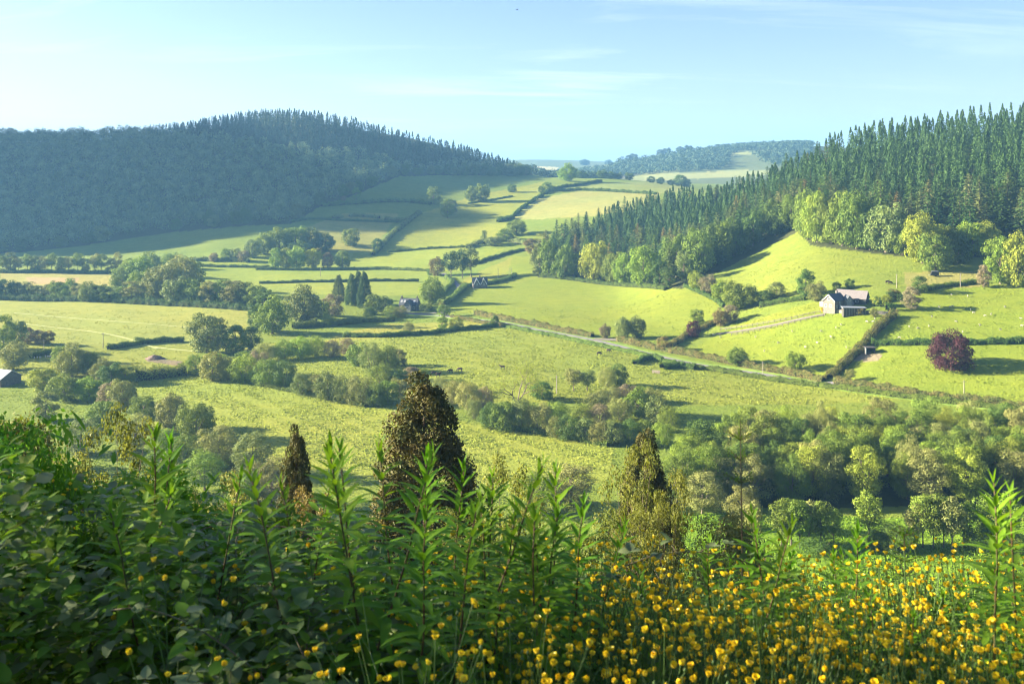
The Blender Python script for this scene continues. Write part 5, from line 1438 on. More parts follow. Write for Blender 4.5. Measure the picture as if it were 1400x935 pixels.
def build_animals():
    r = np.random.default_rng(90)
    sm = [beast(.86, True, i % 3 != 0, i) for i in range(4)]; cm = [beast(1.65, False, i != 1, 10 + i) for i in range(3)]
    S1 = [(1083, 454), (1123, 454), (1143, 449), (1150, 445), (1185, 441), (1194, 441), (1196, 437), (1101, 476), (1045, 481), (1157, 476), (1117, 470), (1064, 470), (1033, 462), (1136, 462), (985, 462), (975, 459)]
    S2 = [(1284, 421), (1299, 421), (1302, 420), (1327, 425), (1331, 429), (1355, 431), (1347, 433), (1374, 421), (1396, 437), (1397, 447), (1270, 447), (1274, 434), (1307, 441), (1243, 448), (1230, 463), (1255, 450), (1301, 404), (1323, 406), (1340, 446), (1368, 452), (1316, 455), (1287, 461)]
    for lst, where, grp in ((S1, 'in the field below the farmhouse', 'sheep below the farmhouse'), (S2, 'on the slope above the copper beech', 'sheep above the copper beech')):
        rn = rowname(lst)
        for i, (px, py) in enumerate(lst):
            k, j, n = rn[i]
            o = link(bpy.data.objects.new('sheep', sm[int(r.integers(4))])); o.location = hit(px, py); o.location.z += .06; o.rotation_euler = (0, 0, r.uniform(0, 6.28))
            tag(o, f'white sheep {where}, {ordinal(j)} from left in the {["lower", "middle", "upper", "top"][min(k, 3)]} band', 'sheep', grp)
    S3 = [(47, 489), (51, 488), (55, 488), (62, 487), (66, 487), (69, 487)]
    for j, (px, py) in enumerate(S3):
        o = link(bpy.data.objects.new('sheep', sm[j % 4])); o.location = hit(px, py + 2); o.location.z += .06; o.rotation_euler = (0, 0, r.uniform(0, 6.28))
        tag(o, f'sheep lying along the short dark paddock hedge on the lower left, {ordinal(j)} from left', 'sheep', 'sheep in the lower left paddock')
    C = [(593, 513, 'black cow leftmost of the five in the wet meadow'), (599, 515, 'black cow close behind the leftmost one in the wet meadow'), (616, 510, 'black cow in the middle of the five in the wet meadow'), (629, 508, 'black cow right of the middle one in the wet meadow'), (687, 505, 'black cow grazing alone above the half-bare tree'),
         (819, 486, 'black cow below the road, left of the two by the meadow hedge'), (832, 482, 'black cow below the road, right of the two by the meadow hedge'), (1213, 388, 'dark cow on the dry slope behind the farmhouse, left one'), (1217, 389, 'dark cow on the dry slope behind the farmhouse, right one')]
    for j, (px, py, lab) in enumerate(C):
        o = link(bpy.data.objects.new('cow', cm[j % 3])); o.location = hit(px, py); o.location.z += .08; o.rotation_euler = (0, 0, r.choice([.3, 2.9, -.4, 3.5]))
        tag(o, lab, 'cow', 'cows grazing')
    # one bird high over the valley
    mb = MB().tube([(-.45, 0, 0), (-.2, 0, .02), (.1, 0, .03), (.3, 0, .03), (.42, 0, .02)], [.03, .08, .1, .06, .01], 8)
    for s in (-1, 1): mb.add([(.14, s * .06, .05), (.18, s * .55, .22), (.02, s * 1.05, .16), (-.1, s * .5, .17), (-.14, s * .06, .04)], [[0, 1, 3, 4]], [[1, 2, 3]])
    o = mb.build('bird', MAT['black']); d = 330; o.location = ((707 - CX) / FPX * d, d, (HY - 14) / FPX * d); o.rotation_euler = (0, .1, .5)
    tag(o, 'dark bird gliding high in the open sky', 'bird')
# ------------------------------------------------------------------ plants on the bank in front of the camera
def near_mats():
    M = MAT
    M['willowherb'] = leaf_mat('willowherb_leaf', (.11, .25, .016), (.17, .31, .03), scale=5, trans=.42, rough=.5, vary=.18)
    M['under'] = leaf_mat('undergrowth_leaf', (.10, .21, .02), (.18, .28, .04), scale=6, trans=.38, rough=.55)
    M['bramble'] = leaf_mat('bramble_leaf', (.10, .18, .055), (.20, .25, .12), scale=7, trans=.28, rough=.5)
    M['pale_leaf'] = leaf_mat('pale_young_leaf', (.24, .35, .05), (.32, .40, .09), scale=7, trans=.4, rough=.5)
    M['grass'] = leaf_mat('grass_blade', (.12, .26, .02), (.22, .32, .045), scale=3, trans=.38, rough=.5)
    M['drygrass'] = leaf_mat('dry_grass_blade', (.40, .37, .22), (.27, .28, .12), scale=3, trans=.2)
    M['stem'] = solid_mat('reddish_green_stem', (.12, .055, .03), (.07, .10, .03), 6, .6)
    M['greenstem'] = solid_mat('green_stem', (.06, .13, .025), (.09, .15, .04), 6, .6)
    M['cane'] = solid_mat('brown_bramble_cane', (.16, .10, .06), (.12, .14, .06), 8, .6)
    M['twig'] = solid_mat('bleached_dead_twig', (.32, .24, .17), (.22, .17, .12), 9, .8)
    M['bankleaf'] = leaf_mat('bank_tree_leaf', (.11, .135, .03), (.16, .175, .045), scale=.8, trans=.35)
    m, nt, out = nodes('buttercup_petal')
    n = noise(nt, 60, 2); oi = nt.nodes.new('ShaderNodeObjectInfo')
    c = mixc(nt, oi.outputs['Random'], (.95, .78, .03), (.95, .66, .02))
    p = N(nt, 'ShaderNodeBsdfPrincipled', Roughness=.3); nt.links.new(c, p.inputs['Base Color'])
    t = nt.nodes.new('ShaderNodeBsdfTranslucent'); nt.links.new(c, t.inputs[0])
    mx = nt.nodes.new('ShaderNodeMixShader'); mx.inputs[0].default_value = .3
    nt.links.new(p.outputs[0], mx.inputs[1]); nt.links.new(t.outputs[0], mx.inputs[2]); nt.links.new(mx.outputs[0], out.inputs[0])
    M['petal'] = m
    M['stamen'] = solid_mat('buttercup_stamens', (.75, .55, .03), rough=.7)
    M['fern'] = leaf_mat('fern_frond', (.11, .26, .03), (.17, .32, .05), scale=4, trans=.4)


def blades(A, D, Up, L, Wm, droop, shape, st=5, fold=.25):
    """many curved leaves at once: A bases, D outward start directions, Up leaf-plane normals, lengths, widths, how far each arcs over"""
    n = len(A); u = np.linspace(0, 1, st)
    side = unit(np.cross(D, Up)); nrm = np.cross(side, D)
    ang = droop[:, None] * u[None] ** 1.2
    # walk along the leaf
    dirs = D[:, None] * np.cos(ang)[..., None] - nrm[:, None] * np.sin(ang)[..., None]
    stp = (L / (st - 1))[:, None, None]
    C = A[:, None] + np.concatenate([np.zeros((n, 1, 3)), np.cumsum(dirs[:, :-1] * stp, 1)], 1)
    w = shape(u)[None, :] * Wm[:, None] / 2
    nn = nrm[:, None] * np.cos(ang)[..., None] + D[:, None] * np.sin(ang)[..., None]
    Lf = C + side[:, None] * w[..., None] + nn * (w * fold)[..., None]
    Rt = C - side[:, None] * w[..., None] + nn * (w * fold)[..., None]
    V = np.stack([Lf, C, Rt], 2).reshape(n, st * 3, 3)
    q = []
    for i in range(st - 1):
        a = i * 3
        q += [[a, a + 1, a + 4, a + 3], [a + 1, a + 2, a + 5, a + 4]]
    Q = (np.array(q)[None] + (np.arange(n) * st * 3)[:, None, None]).reshape(-1, 4)
    return V.reshape(-1, 3), Q


def lance(u): return np.sin(math.pi * np.clip(u, 0, 1) ** .75) ** .9 + .03
def ovate(u): return np.sin(math.pi * np.clip(u * .97 + .02, 0, 1) ** .62) ** .75 + .02
def blade_s(u): return (1 - u) ** .6 * .9 + .04


def willowherb(seed, H=1.25, n=64):
    r = np.random.default_rng(seed)
    z = np.linspace(0, H, 9); lean = r.normal(size=2) * .07
    sx = lean[0] * (z / H) ** 1.6 * H + .008 * np.sin(z * 9 + seed); sy = lean[1] * (z / H) ** 1.6 * H
    st = MB().tube(np.column_stack([sx, sy, z]), np.linspace(.0055, .002, 9), 6)
    t = np.sort(.12 + .88 * (np.arange(n) / (n - 1)) ** .85); zz = t * H
    az = np.arange(n) * 2.399 + r.normal(size=n) * .25
    A = np.column_stack([np.interp(zz, z, sx), np.interp(zz, z, sy), zz])
    el = np.interp(t, [0, .4, .75, .92, 1], [-.1, .1, .35, .75, 1.3]) + r.normal(size=n) * .13
    D = np.column_stack([np.cos(az) * np.cos(el), np.sin(az) * np.cos(el), np.sin(el)])
    Up = unit(np.array([0, 0, 1.]) - D * D[:, 2:3] + 1e-4)
    L = np.interp(t, [0, .2, .55, .85, 1], [.05, .11, .145, .125, .06]) * r.uniform(.8, 1.15, n)
    V, Q = blades(A, D, Up, L, L * r.uniform(.15, .21, n), np.interp(t, [0, .5, .85, 1], [1.1, .95, .6, .2]) * r.uniform(.6, 1.3, n), lance, 6)
    return dict(H=H, stem=st.mesh('willowherb_stem', MAT['stem'], True), leaves=make_mesh('willowherb_leaves', V, Q, None, [MAT['willowherb']], smooth=True))


def bramble(seed, L=1.3, h=.55):
    """arching prickly cane with leaves in threes"""
    r = np.random.default_rng(seed); s = np.linspace(0, 1, 16)
    P = np.column_stack([L * s * .9, .12 * np.sin(s * 3 + seed) * L, h * np.sin(s * 2.5) * (1 - .25 * s) + .02])
    st = MB().tube(P, np.linspace(.0036, .0014, 16), 6)
    A, D, Up, Ls = [], [], [], []
    k = 15
    for i in range(k):
        t = .1 + .9 * i / (k - 1); b = np.array([np.interp(t, s, P[:, j]) for j in range(3)])
        a = (i % 2 * 2 - 1) * (1.2 + r.normal() * .4) + r.normal() * .3
        d = unit(np.array([math.cos(a), math.sin(a), .55 + r.normal() * .25])); pe = b + d * .05
        st.tube([b, pe], [.0016, .0012], 4)
        sz = .058 * (1.1 - .55 * t) * r.uniform(.8, 1.2)
        lat = unit(np.cross(d, [0, 0, 1.]))
        for q, (dd, f) in enumerate(((d * .9 + [0, 0, -.3], 1.15), (lat + d * .25, .95), (-lat + d * .25, .95))):
            A.append(pe); D.append(unit(dd + r.normal(size=3) * .16)); Up.append(unit(np.array([0, 0, 1.]) + r.normal(size=3) * .35)); Ls.append(sz * f)
    A, D, Up, Ls = map(np.array, (A, D, Up, Ls))
    V, Q = blades(A, D, Up, Ls, Ls * .68, r.uniform(.1, .8, len(A)), ovate, 6, .2)
    # toothed edge
    return dict(stem=st.mesh('bramble_cane', MAT['cane'], True), leaves=make_mesh('bramble_leaves', V, Q, None, [MAT['bramble']], smooth=True))


def fern(seed, H=.9):
    """a shuttlecock of arching fronds"""
    r = np.random.default_rng(seed); Vs, Qs, k = [], [], 0; st = MB()
    for f in range(7):
        az = f * .9 + r.normal() * .2; L = H * r.uniform(.8, 1.1); s = np.linspace(0, 1, 22)
        P = np.column_stack([math.cos(az) * L * .62 * s ** 1.3, math.sin(az) * L * .62 * s ** 1.3, L * (s - .38 * s ** 2.6)])
        st.tube(P[::3], np.linspace(.004, .0012, len(P[::3])), 5)
        dP = unit(np.gradient(P, axis=0)); sd = unit(np.cross(dP, [0, 0, 1.]))
        sel = np.repeat(np.arange(3, 22), 2); sg = np.tile([-1, 1], 19)
        pl = L * .22 * np.sin(math.pi * np.clip((s[sel] - .08) / .95, 0, 1) ** .7)
        D = unit(sd[sel] * sg[:, None] + dP[sel] * .45 + [0, 0, -.12]); Up = unit(np.cross(sd[sel], dP[sel]))
        for j in range(4):      # each pinna a run of small leaflets
            A = P[sel] + D * (pl * (j / 4))[:, None]
            for e in (-1, 1):
                D2 = unit(D * .8 + dP[sel] * e * .7)
                V, Q = blades(A, D2, Up, pl * .34 * (1 - j * .17) + .004, pl * .13 + .002, np.full(len(A), .3), lance, 3, .1)
                Vs.append(V); Qs.append(Q + k); k += len(V)
    return dict(stem=st.mesh('fern_stalks', MAT['greenstem']), leaves=make_mesh('fern_fronds', np.concatenate(Vs), np.concatenate(Qs), None, [MAT['fern']]))


def buttercup_flower(seed):
    r = np.random.default_rng(seed); n = 5
    az = np.arange(n) * 6.2832 / n + r.normal(size=n) * .08; el = 1.0 - .45 * (seed % 3) * .5 + r.normal(size=n) * .08
    D = np.column_stack([np.cos(az) * np.cos(el), np.sin(az) * np.cos(el), np.sin(el)])
    Up = unit(np.array([0, 0, 1.]) - D * D[:, 2:3])
    def pet(u): return np.sin(math.pi * np.clip(u * .86 + .07, 0, 1) ** 1.35) ** .55
    V, Q = blades(D * .0015, D, Up, np.full(n, .0125), np.full(n, .0140), np.full(n, -.9), pet, 6, .45)
    m = len(V)
    s = MB()
    for i in range(16):
        a = i * 2.4; q = .0012 + .0035 * math.sqrt(i / 16)
        s.tube([(math.cos(a) * q, math.sin(a) * q, 0), (math.cos(a) * q * 1.5, math.sin(a) * q * 1.5, .0065)], [.0005, .0009], 4)
    V2, Q2, T2 = s.arrays()
    return make_mesh('buttercup_flower', np.concatenate([V, V2]), np.concatenate([Q, Q2 + m]), T2 + m, [MAT['petal'], MAT['stamen']],
                     np.concatenate([np.zeros(len(Q)), np.ones(len(Q2)), np.ones(len(T2))]), smooth=True)


def buttercup(seed, H=.62):
    r = np.random.default_rng(seed); st = MB(); tips = []
    nb = 8 + seed % 3
    knee = np.array([r.normal() * .02, r.normal() * .02, H * r.uniform(.45, .6)])
    st.tube([(0, 0, -.03), knee * [.4, .4, .5], knee], [.0026, .0022, .0018], 5)
    for b in range(nb):
        a = b * 6.283 / nb + r.normal() * .4; sp = H * r.uniform(.06, .34)
        e = knee + np.array([math.cos(a) * sp, math.sin(a) * sp, (H - knee[2]) * r.uniform(.45, 1.1)])
        md = knee * .5 + e * .5 + [math.cos(a) * sp * .25, math.sin(a) * sp * .25, -.01]
        st.tube([knee, md, e], [.0015, .0012, .001], 4)
        tips.append((e, unit(np.array([math.cos(a) * .35, math.sin(a) * .35, 1]) + r.normal(size=3) * .2)))
        if r.random() < .7:   # a bud beside
            q = md + [math.cos(a + 1) * .05, math.sin(a + 1) * .05, .08]; st.tube([md, q], [.001, .0009], 4)
            st.tube([q, q + [0, 0, .004], q + [0, 0, .009]], [.002, .0042, .001], 6)
    # divided basal leaves
    A, D, Up, L = [], [], [], []
    for i in range(8):
        a = i * 2.4; h = H * r.uniform(.05, .45); b = np.array([0, 0, h]); d = np.array([math.cos(a), math.sin(a), .5]); c = b + d * r.uniform(.04, .10)
        st.tube([b, c], [.001, .0008], 4)
        for q in (-.8, -.3, .3, .8):
            A.append(c); D.append(unit(np.array([math.cos(a + q), math.sin(a + q), .1]))); Up.append(np.array([0, 0, 1.])); L.append(.045 * r.uniform(.7, 1.2))
    L = np.array(L)
    V, Q = blades(np.array(A), np.array(D), np.array(Up), L, L * .35, np.full(len(L), .6), lance, 4, .2)
    st.add(V, Q)
    return dict(stem=st.mesh('buttercup_stem', MAT['greenstem']), tips=tips)


def cone_tree(seed, H=16, W=7):
    """dense cypress: flattened sprays packed over a blunt, lumpy cone"""
    r = np.random.default_rng(seed); C, R = [], []
    for z in np.linspace(.6, H - .5, 26):
        t = z / H; rad = W / 2 * min(1, 1.34 * (1 - t) ** .62) * .80; k = max(2, int(3 + rad * 2.2)); a0 = r.random() * 6
        for j in range(k):
            a = a0 + j * 6.283 / k + r.normal() * .2; q = rad * r.uniform(.75, 1.1)
            C.append([math.cos(a) * q, math.sin(a) * q, z + r.normal() * .3]); s_ = r.uniform(.62, 1.15) * (.60 + .38 * (1 - t)); R.append([s_, s_, s_ * 1.15])
    P, nr = lobe_cloud(r, np.array(C), np.array(R), 330, 1.1)
    V = leaf_quads(r, P, nr, .19, .5); mb = MB().tube([(0, 0, 0), (0, 0, H * .5), (0, 0, H * .93)], [.3, .2, .05], 6)
    return dict(H=H, W=W, crown=make_mesh('cypress_crown', V, quads_for(V), None, [MAT['leaf']]), trunk=mb.mesh('cypress_trunk', MAT['bark_dark']))


def near_z(X, Y): return float(Hgt(X, Y))


def build_near():
    near_mats(); r = np.random.default_rng(123)
    # ---------------- willowherb: (photo column, photo row of its tip, distance)
    W = [willowherb(200 + i, 1.25, 74 + 4 * i) for i in range(7)]
    tips = [(195, 558, 4.6), (214, 583, 4.8), (238, 592, 5.0), (262, 640, 4.4), 
            (425, 618, 3.9), (408, 650, 4.3), (450, 648, 4.6), (474, 572, 3.9), (492, 590, 4.2), (512, 592, 4.4), (528, 586, 4.0), (545, 596, 4.3), (566, 604, 4.6), (590, 598, 4.0), (612, 625, 4.5), (652, 622, 4.6), (676, 660, 4.4), (560, 640, 3.7), 
            (735, 642, 4.2), (752, 632, 4.6), (768, 640, 4.4), (720, 668, 4.1), (742, 690, 3.8), (790, 700, 4.8), (660, 690, 3.9), (600, 668, 3.7), (300, 660, 4.8), 
            (905, 735, 5.0), (950, 745, 5.2), (993, 655, 4.3), (975, 715, 4.8), (1030, 735, 4.9), (1080, 688, 4.4), (1066, 720, 4.8), (1110, 735, 4.9), (1165, 715, 4.5), (1150, 745, 5.0), (1190, 745, 5.1), (1232, 776, 4.4), (1262, 790, 4.8), (1348, 748, 4.3), (1330, 775, 4.8), (1374, 648, 3.8), (1394, 652, 4.1), (1410, 690, 4.4), (1390, 740, 4.6), (1215, 800, 4.0),
            (140, 650, 4.3), (230, 668, 4.0)]
    tips = [(a, b, c * .74) for a, b, c in tips]
    rn = rowname([(t[0], -t[2]) for t in tips])
    for i, (px, py, d) in enumerate(tips):
        x = (px - CX) / FPX * d; g = near_z(x, d); H = -(py + 22 - HY) / FPX * d - g
        w = W[int(r.integers(len(W)))]; s = max(H, .35) / w['H']
        e = empty('willowherb', (x, d, g), r.uniform(0, 6.28)); e.rotation_euler[0] = r.normal() * .07; e.rotation_euler[1] = r.normal() * .07; e.scale = (s ** .55 * 1.05, s ** .55 * 1.05, s)
        link(bpy.data.objects.new('stem', w['stem']), e); link(bpy.data.objects.new('leaves', w['leaves']), e)
        k, j, n = rn[i]
        tag(e, f'tall willowherb stem with long narrow leaves, {ordinal(j)} from left in the {["nearest", "second", "farthest", "rear"][min(k, 3)]} rank', 'wildflower', 'willowherb stems on the bank')
    # ---------------- brambles
    B = [bramble(300 + i, 1.0 + .12 * i, .42 + .05 * i) for i in range(5)]
    spots = [(495, 960, 2.35, 2.75), (440, 900, 2.6, 2.6), (560, 930, 2.5, 2.2), (700, 870, 3.1, .4), (640, 850, 3.2, 2.9), (330, 860, 2.9, 2.4), (250, 840, 3.1, .8), (160, 800, 3.4, 1.2), (60, 800, 3.3, .4), (210, 760, 3.7, 2.5), (120, 740, 3.9, .2), (310, 770, 3.6, .6), (390, 800, 3.3, 1.9), (20, 740, 3.9, .5), (280, 720, 4.2, 2.8), (450, 780, 3.6, 1.5), (380, 940, 2.4, 1.4)]
    for i, (px, py, d, rz) in enumerate(spots):
        x = (px - CX) / FPX * d; b = B[i % 5]
        e = empty('bramble', (x, d, near_z(x, d) + r.uniform(.1, .3)), rz); e.scale = (.9,) * 3
        link(bpy.data.objects.new('cane', b['stem']), e); link(bpy.data.objects.new('leaves', b['leaves']), e)
        tag(e, f'arching bramble cane with dusty grey-green leaves, {ordinal(sorted(range(len(spots)), key=lambda q: spots[q][0]).index(i))} from left on the bank', 'bramble', 'bramble canes on the bank')
    # ---------------- ferns
    Fn = [fern(400 + i) for i in range(3)]
    ft = [(15, 5.6, .95), (60, 5.2, .9), (110, 5.6, .8), (150, 5.0, .7), (775, 4.4, .75), (330, 5.2, .6), (210, 5.6, .8), (400, 5.4, .6)]
    for i, (px, d, h) in enumerate(ft):
        x = (px - CX) / FPX * d; f = Fn[i % 3]
        e = empty('fern', (x, d, near_z(x, d) + .05), r.uniform(0, 6.28)); e.scale = (h / .9,) * 3
        link(bpy.data.objects.new('stalks', f['stem']), e); link(bpy.data.objects.new('fronds', f['leaves']), e)
        tag(e, f'soft green fern tuft among the undergrowth, {ordinal(sorted(range(len(ft)), key=lambda q: ft[q][0]).index(i))} from left', 'fern', 'ferns on the bank')
    # ---------------- buttercups
    FL = [buttercup_flower(500 + i) for i in range(4)]; BC = [buttercup(520 + i) for i in range(8)]
    pts = []
    while len(pts) < 296:
        u = r.random()
        if u < .82: px, d = r.uniform(680, 1440), float(np.interp(r.uniform(772, 950), [772, 800, 840, 880, 920, 950], [5.3, 4.5, 3.55, 2.95, 2.55, 2.35]))
        elif u < .92: px, d = r.uniform(420, 720), r.uniform(2.4, 3.6)
        else: px, d = (r.uniform(0, 90), r.uniform(4.3, 4.8)) if r.random() < .4 else (r.uniform(200, 420), r.uniform(2.5, 3.4))
        if px < 700 and r.random() > (px - 80) / 560 and px > 100: continue
        pts.append((px, d))
    pts.sort(key=lambda p: p[1])
    for i, (px, d) in enumerate(pts):
        x = (px - CX) / FPX * d; b = BC[int(r.integers(8))]; h = r.uniform(.50, .74) * (1.0 if px > 700 else 1.1) + max(0, d - 4.2) * .10
        if px < 100: h = 1.0
        s = h / .62
        e = empty('buttercup', (x, d, near_z(x, d)), r.uniform(0, 6.28)); e.scale = (s, s, s)
        link(bpy.data.objects.new('stem', b['stem']), e)
        for tp, dr in b['tips']:
            f = link(bpy.data.objects.new('flower', FL[int(r.integers(4))]), e); f.location = tp
            f.rotation_euler = Vector(dr).to_track_quat('Z', 'Y').to_euler(); k = r.uniform(.85, 1.2) / s; f.scale = (k, k, k)
        if px > 690: lab, grp = 'yellow buttercup in the thick drift at the lower right', 'buttercups of the lower right drift'
        elif px > 100: lab, grp = 'yellow buttercup scattered among brambles left of the thick drift', 'buttercups among the brambles'
        else: lab, grp = 'yellow buttercup in the small cluster at the far left edge', 'buttercups at the left edge'
        tag(e, lab, 'buttercup', grp)
    # ---------------- grass
    def grass(name, n, fx, fd, L0, L1, mat, label, wid=.005):
        d = fd(r.random(n)); px = fx(r.random(n)); x = (px - CX) / FPX * d; z = Hgt(x, d)
        a = r.uniform(0, 6.28, n); el = r.uniform(1.0, 1.5, n)
        D = np.column_stack([np.cos(a) * np.cos(el), np.sin(a) * np.cos(el), np.sin(el)]); Up = unit(np.column_stack([-np.cos(a), -np.sin(a), np.cos(el) / np.sin(el)]))
        L = r.uniform(L0, L1, n)
        V, Q = blades(np.column_stack([x, d, z - .02]), D, Up, L, np.full(n, wid) * r.uniform(.7, 1.5, n), r.uniform(.2, 1.5, n), blade_s, 5, .15)
        o = link(bpy.data.objects.new(name, make_mesh(name, V, Q, None, [MAT[mat]], smooth=True))); tag(o, label, 'grass', kind='stuff')
    grass('grass', 23000, lambda u: -400 + 2250 * u, lambda u: 2.0 + 4.6 * u, .25, .55, 'grass', 'green grass growing up through the bank plants')
    grass('grass_fringe', 1500, lambda u: -40 + 420 * u, lambda u: 2.2 + .6 * u, .15, .42, 'grass', 'loose grass at the lower left corner')
    grass('dry_grass', 700, lambda u: -40 + 300 * u, lambda u: 2.2 + .5 * u, .12, .3, 'drygrass', 'pale dry grass at the lower left corner', .004)
    # ---------------- undergrowth leaves
    def under(name, n, mat, size, label, hfun, fx, fd, shape=ovate, asp=.55, el0=.1):
        d = fd(r.random(n)); px = fx(r.random(n)); x = (px - CX) / FPX * d; g = Hgt(x, d)
        hh = hfun(px, d); t = r.random(n) ** .55
        a = r.uniform(0, 6.28, n); el = r.normal(el0, .38, n)
        D = np.column_stack([np.cos(a) * np.cos(el), np.sin(a) * np.cos(el), np.sin(el)])
        Up = unit(np.column_stack([-np.cos(a) * np.sin(el), -np.sin(a) * np.sin(el), np.cos(el)]) + r.normal(size=(n, 3)) * .25)
        L = size * r.uniform(.6, 1.4, n)
        V, Q = blades(np.column_stack([x, d, g + hh * t]), D, Up, L, L * asp * r.uniform(.8, 1.2, n), r.uniform(.1, .9, n), shape, 5, .2)
        o = link(bpy.data.objects.new(name, make_mesh(name, V, Q, None, [MAT[mat]], smooth=True))); tag(o, label, 'undergrowth', kind='stuff')
    def hleft(px, d):
        return np.interp(px, [-60, 60, 160, 300, 480, 700, 900, 1450], [.95, .88, .80, .72, .60, .46, .34, .32]) * np.interp(d, [2.2, 2.5, 2.9, 4, 6], [.45, .75, 1.0, 1.0, 1.1]) * (1 + .22 * np.sin(px * .035 + d * 2.1)) * np.where((px < 250) & (d < 2.8), .32, 1.0)
    under('undergrowth', 25000, 'under', .052, 'dark green leafy undergrowth covering the left of the bank', hleft, lambda u: -330 + 1150 * u ** 1.1, lambda u: 2.45 + 3.3 * u)
    under('bramble_undergrowth', 8000, 'bramble', .05, 'grey-green bramble leaves mixed through the bank undergrowth', hleft, lambda u: -80 + 800 * u, lambda u: 2.4 + 3.0 * u, asp=.68)
    under('young_leaves', 1300, 'pale_leaf', .042, 'pale young leaves at the tips of the undergrowth', lambda p, d: hleft(p, d) * 1.12, lambda u: -80 + 900 * u, lambda u: 2.4 + 3.2 * u)
    under('nettle_leaves', 7500, 'under', .075, 'dark narrow leaves under the buttercups on the right', lambda p, d: .36 + 0 * p + .06 * np.sin(p * .05), lambda u: 640 + 1230 * u, lambda u: 2.2 + 4.2 * u, shape=lance, asp=.26, el0=.45)
    under('bank_leaves', 7500, 'willowherb', .10, 'narrow green leaves filling the back of the bank', lambda p, d: hleft(p, d) * 1.25, lambda u: -450 + 2300 * u, lambda u: 4.4 + 2.6 * u, shape=lance, asp=.2, el0=.35)
    NB = [bush_meshes('near_bush', 650 + i, 1.6, 1.6, 36, 230, .055, .32, .3, 400) for i in range(3)]; PROTO['nearbush'] = NB
    for i, (px, top, d, w, m) in enumerate([(0, 545, 5.4, 260, 'fern'), (70, 580, 5.0, 210, 'willowherb'), (-30, 600, 4.2, 220, 'fern'), (150, 618, 5.0, 200, 'fern'), (250, 648, 5.2, 220, 'willowherb'), (350, 680, 5.2, 200, 'under'), (60, 665, 3.9, 220, 'under'), (180, 690, 3.9, 220, 'under')]):
        g = at(px, d); H = -(top - HY) / FPX * d - g.z
        plant(g, max(H, .4), w / FPX * d, 'nearbush', m, 'bush', f'soft leafy green bush on the left of the bank, {ordinal(sorted([0, 70, -30, 150, 250, 350, 60, 180]).index(px))} from left', 'bush', 'leafy bushes on the left of the bank', trunk_mat='greenstem')
    # ---------------- spruce leader poking up on the right, dead twigs
    def sapling(px, top, d, label, wh):
        x = (px - CX) / FPX * d; g = near_z(x, d); H = -(top - HY) / FPX * d - g; e = empty('spruce_sapling', (x, d, g))
        st = MB().tube([(0, 0, 0), (.01, 0, H * .5), (0, 0, H)], [.005, .004, .002], 6); A, D = [], []
        for z in wh:
            for a in np.arange(5) * 1.256 + z * 7:
                l = (.05 + .10 * (H - z * H)); p0 = np.array([0, 0, z * H]); dd = np.array([math.cos(a), math.sin(a), .55]); st.tube([p0, p0 + dd * l], [.003, .0015], 4)
                for q in np.linspace(.1, 1, 26): A.append(p0 + dd * l * q); D.append(unit(r.normal(size=3) + dd * .7))
        for q in np.linspace(.93, 1.0, 26): A.append(np.array([0, 0, q * H])); D.append(unit(r.normal(size=3) + [0, 0, .8]))
        n = len(A); V, Q = blades(np.array(A), np.array(D), unit(r.normal(size=(n, 3))), np.full(n, .018), np.full(n, .0035), np.zeros(n), blade_s, 3)
        st.build('stem', MAT['cane'], e); link(bpy.data.objects.new('needles', make_mesh('needles', V, Q, None, [MAT['willowherb']])), e)
        tag(e, label, 'sapling')
    sapling(1012, 574, 4.7, 'thin dark spruce leader rising above the willowherb on the right', (.78, .86, .93))
    sapling(1236, 722, 4.4, 'short bushy spruce leader among the buttercups on the right', (.74, .82, .9, .96))
    for i, (px, d, rz, lab) in enumerate(((960, 2.5, .5, 'bleached forked dead twig lying in the buttercups, left one'), (1040, 2.45, -.2, 'bleached dead twig lying in the buttercups, right one'))):
        x = (px - CX) / FPX * d
        mb = MB().tube([(-.22, 0, .12), (-.05, .01, .07), (.08, 0, .04), (.24, 0, -.06)], [.004, .007, .007, .005], 6).tube([(-.05, .01, .07), (-.12, .03, .0), (-.2, .02, -.06)], [.006, .005, .003], 5).tube([(.08, 0, .04), (.14, .02, .12), (.2, .02, .13)], [.005, .004, .002], 5)
        o = mb.build('dead_twig', MAT['twig'], loc=(x, d, near_z(x, d) + .36), rz=rz); tag(o, lab, 'twig')
    # ---------------- trees lower down the bank
    PROTO['sapling'] = [tree_meshes('bank_tree', 600 + i, 13, 8, 1.6, 60, 170, .21, .20, .13, 34, lump=.55, jit=1.2, inner=.6) for i in range(3)]
    PROTO['dense'] = [tree_meshes('dense_tree', 610 + i, 12, 9, .8, 44, 420, .24, .3, .2, 14, lump=.3) for i in range(2)]
    PROTO['shade'] = [tree_meshes('shade_tree', 640 + i, 12, 8, 1.5, 40, 104, .26, .26, .2, 14, lump=.4) for i in range(2)]
    PROTO['cypress'] = [conifer_meshes('cypress', 620 + i, H=18, W=6.2, base=.6, whorl=.27, per=15, spray=.46, droop=.12, top=1.05) for i in range(3)]
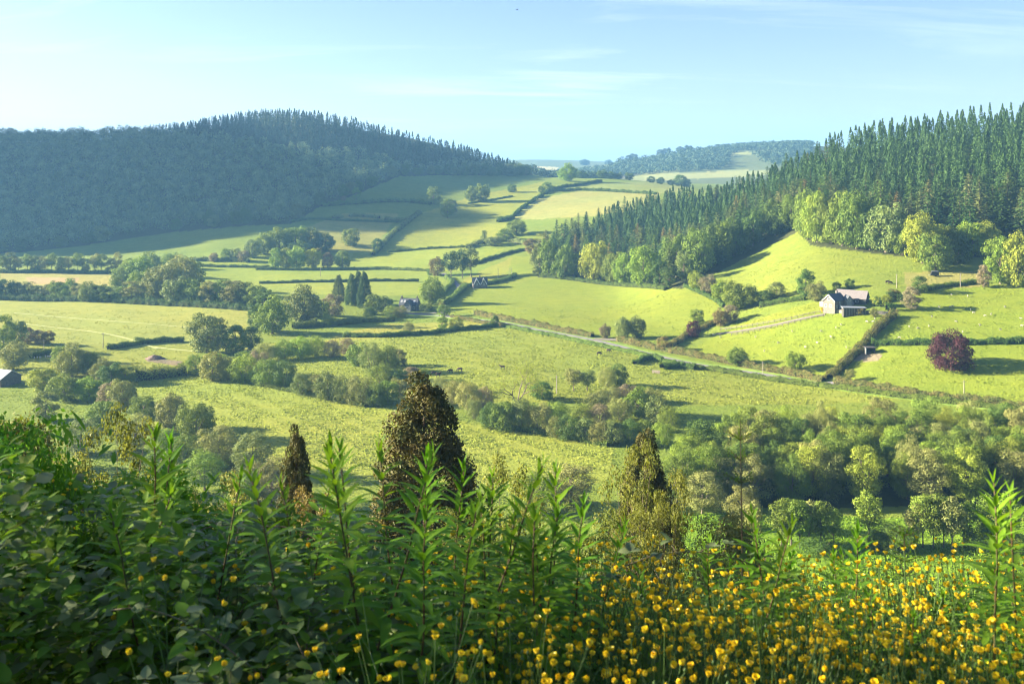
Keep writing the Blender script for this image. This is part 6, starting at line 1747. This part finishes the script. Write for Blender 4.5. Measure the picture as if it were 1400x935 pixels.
    bank = [  # column, row of the top, distance, width in pixels, kind, material, label
        (580, 524, 62, 205, 'cone', 'brownfir', 'broad brown-green cypress standing against the lower meadow'),
        (405, 592, 60, 84, 'cone', 'brownfir', 'small pointed brown cypress left of the broad one'),
        (882, 596, 78, 118, 'cone', 'brownfir', 'brown cypress behind the thin yellow-green tree'),
        (634, 640, 64, 84, 'cone', 'brownfir', 'low brown cypress on the right shoulder of the broad one'),
        (868, 602, 55, 100, 'sapling', 'bankleaf', 'thin yellow-green tree with dark slender stem in front of the brown cypress'),
        (908, 640, 52, 90, 'sapling', 'bankleaf', 'yellow-green tree right of the dark slender stem'),
        (815, 690, 50, 120, 'sapling', 'bankleaf', 'low spreading yellow-green tree left of the slender one'),
        (690, 628, 52, 120, 'sapling', 'bankleaf', 'yellow-green tree half hidden behind the central willowherb'),
        (640, 690, 44, 120, 'sapling', 'bankleaf', 'lower yellow-green tree showing through the central willowherb'),
        (440, 668, 48, 110, 'sapling', 'bronze', 'bronze-leaved tree showing through the willowherb below the small cypress'),
        (10, 528, 42, 150, 'dense', 'olive', 'olive-green bank tree below the grey barn roof'),
        (75, 590, 36, 110, 'dense', 'olive', 'olive bank tree right of the first one below the barn'),
        (160, 560, 44, 130, 'sapling', 'bankleaf', 'open yellow-green bank tree behind the left willowherb'),
        (300, 640, 46, 120, 'sapling', 'olive', 'olive bank tree behind the undergrowth left of centre'),
        (-40, 540, 38, 120, 'dense', 'fresh', 'fresh green bank tree cut by the left edge'),
        (1000, 690, 60, 120, 'dense', 'olive', 'olive bank tree below the riverside wood'),
        (1060, 745, 48, 60, 'sapling', 'fresh', 'small fresh bank tree behind the right willowherb'),
    ]
    for px, py, d, w, kind, m, lab in bank:
        g = at(px, d); H = -(py - HY) / FPX * d - g.z
        plant(g, H, w / FPX * d, kind, m, 'cypress_tree' if kind == 'cone' else 'bank_tree', lab, 'tree', rz=None, trunk_mat='bark_dark')
    # ---------------- out-of-view trees added left of the camera to shade the foreground
    for i, (x, y, H) in enumerate(((-21, 1.5, 12), (-23, 6.0, 14), (-21.5, 10.5, 14), (-24, 15, 17), (-22, -3, 11), (-27, 9, 15))):
        plant(Vector((x, y, near_z(x, y))), H, 7.5, 'shade', 'green', 'bank_tree', f'unseen tree added beside the viewpoint, {ordinal(i)} of the shading row', 'tree')
#==MAIN==
SKY, SUN, HAZE, EXPO = .037, 5.0, .000122, 2.72
S.view_settings.view_transform = 'Standard'; S.view_settings.look = 'None'
S.view_settings.gamma = 1; S.view_settings.exposure = EXPO; S.view_settings.use_curve_mapping = False
S.render.engine = 'CYCLES'
S.cycles.max_bounces = 8; S.cycles.diffuse_bounces = 4; S.cycles.glossy_bounces = 1
S.cycles.transmission_bounces = 5; S.cycles.volume_bounces = 0; S.cycles.transparent_max_bounces = 4
S.cycles.use_denoising = True; S.cycles.filter_width = 1.15
S.cycles.caustics_reflective = S.cycles.caustics_refractive = False
S.cycles.use_adaptive_sampling = True
build_camera(); build_light(); build_haze(); build_ground(); build_tufts()
mats(); protos()
build_trees(); build_woods(); build_roads(); build_hedges()
house_mats(); build_buildings(); build_animals(); build_near()
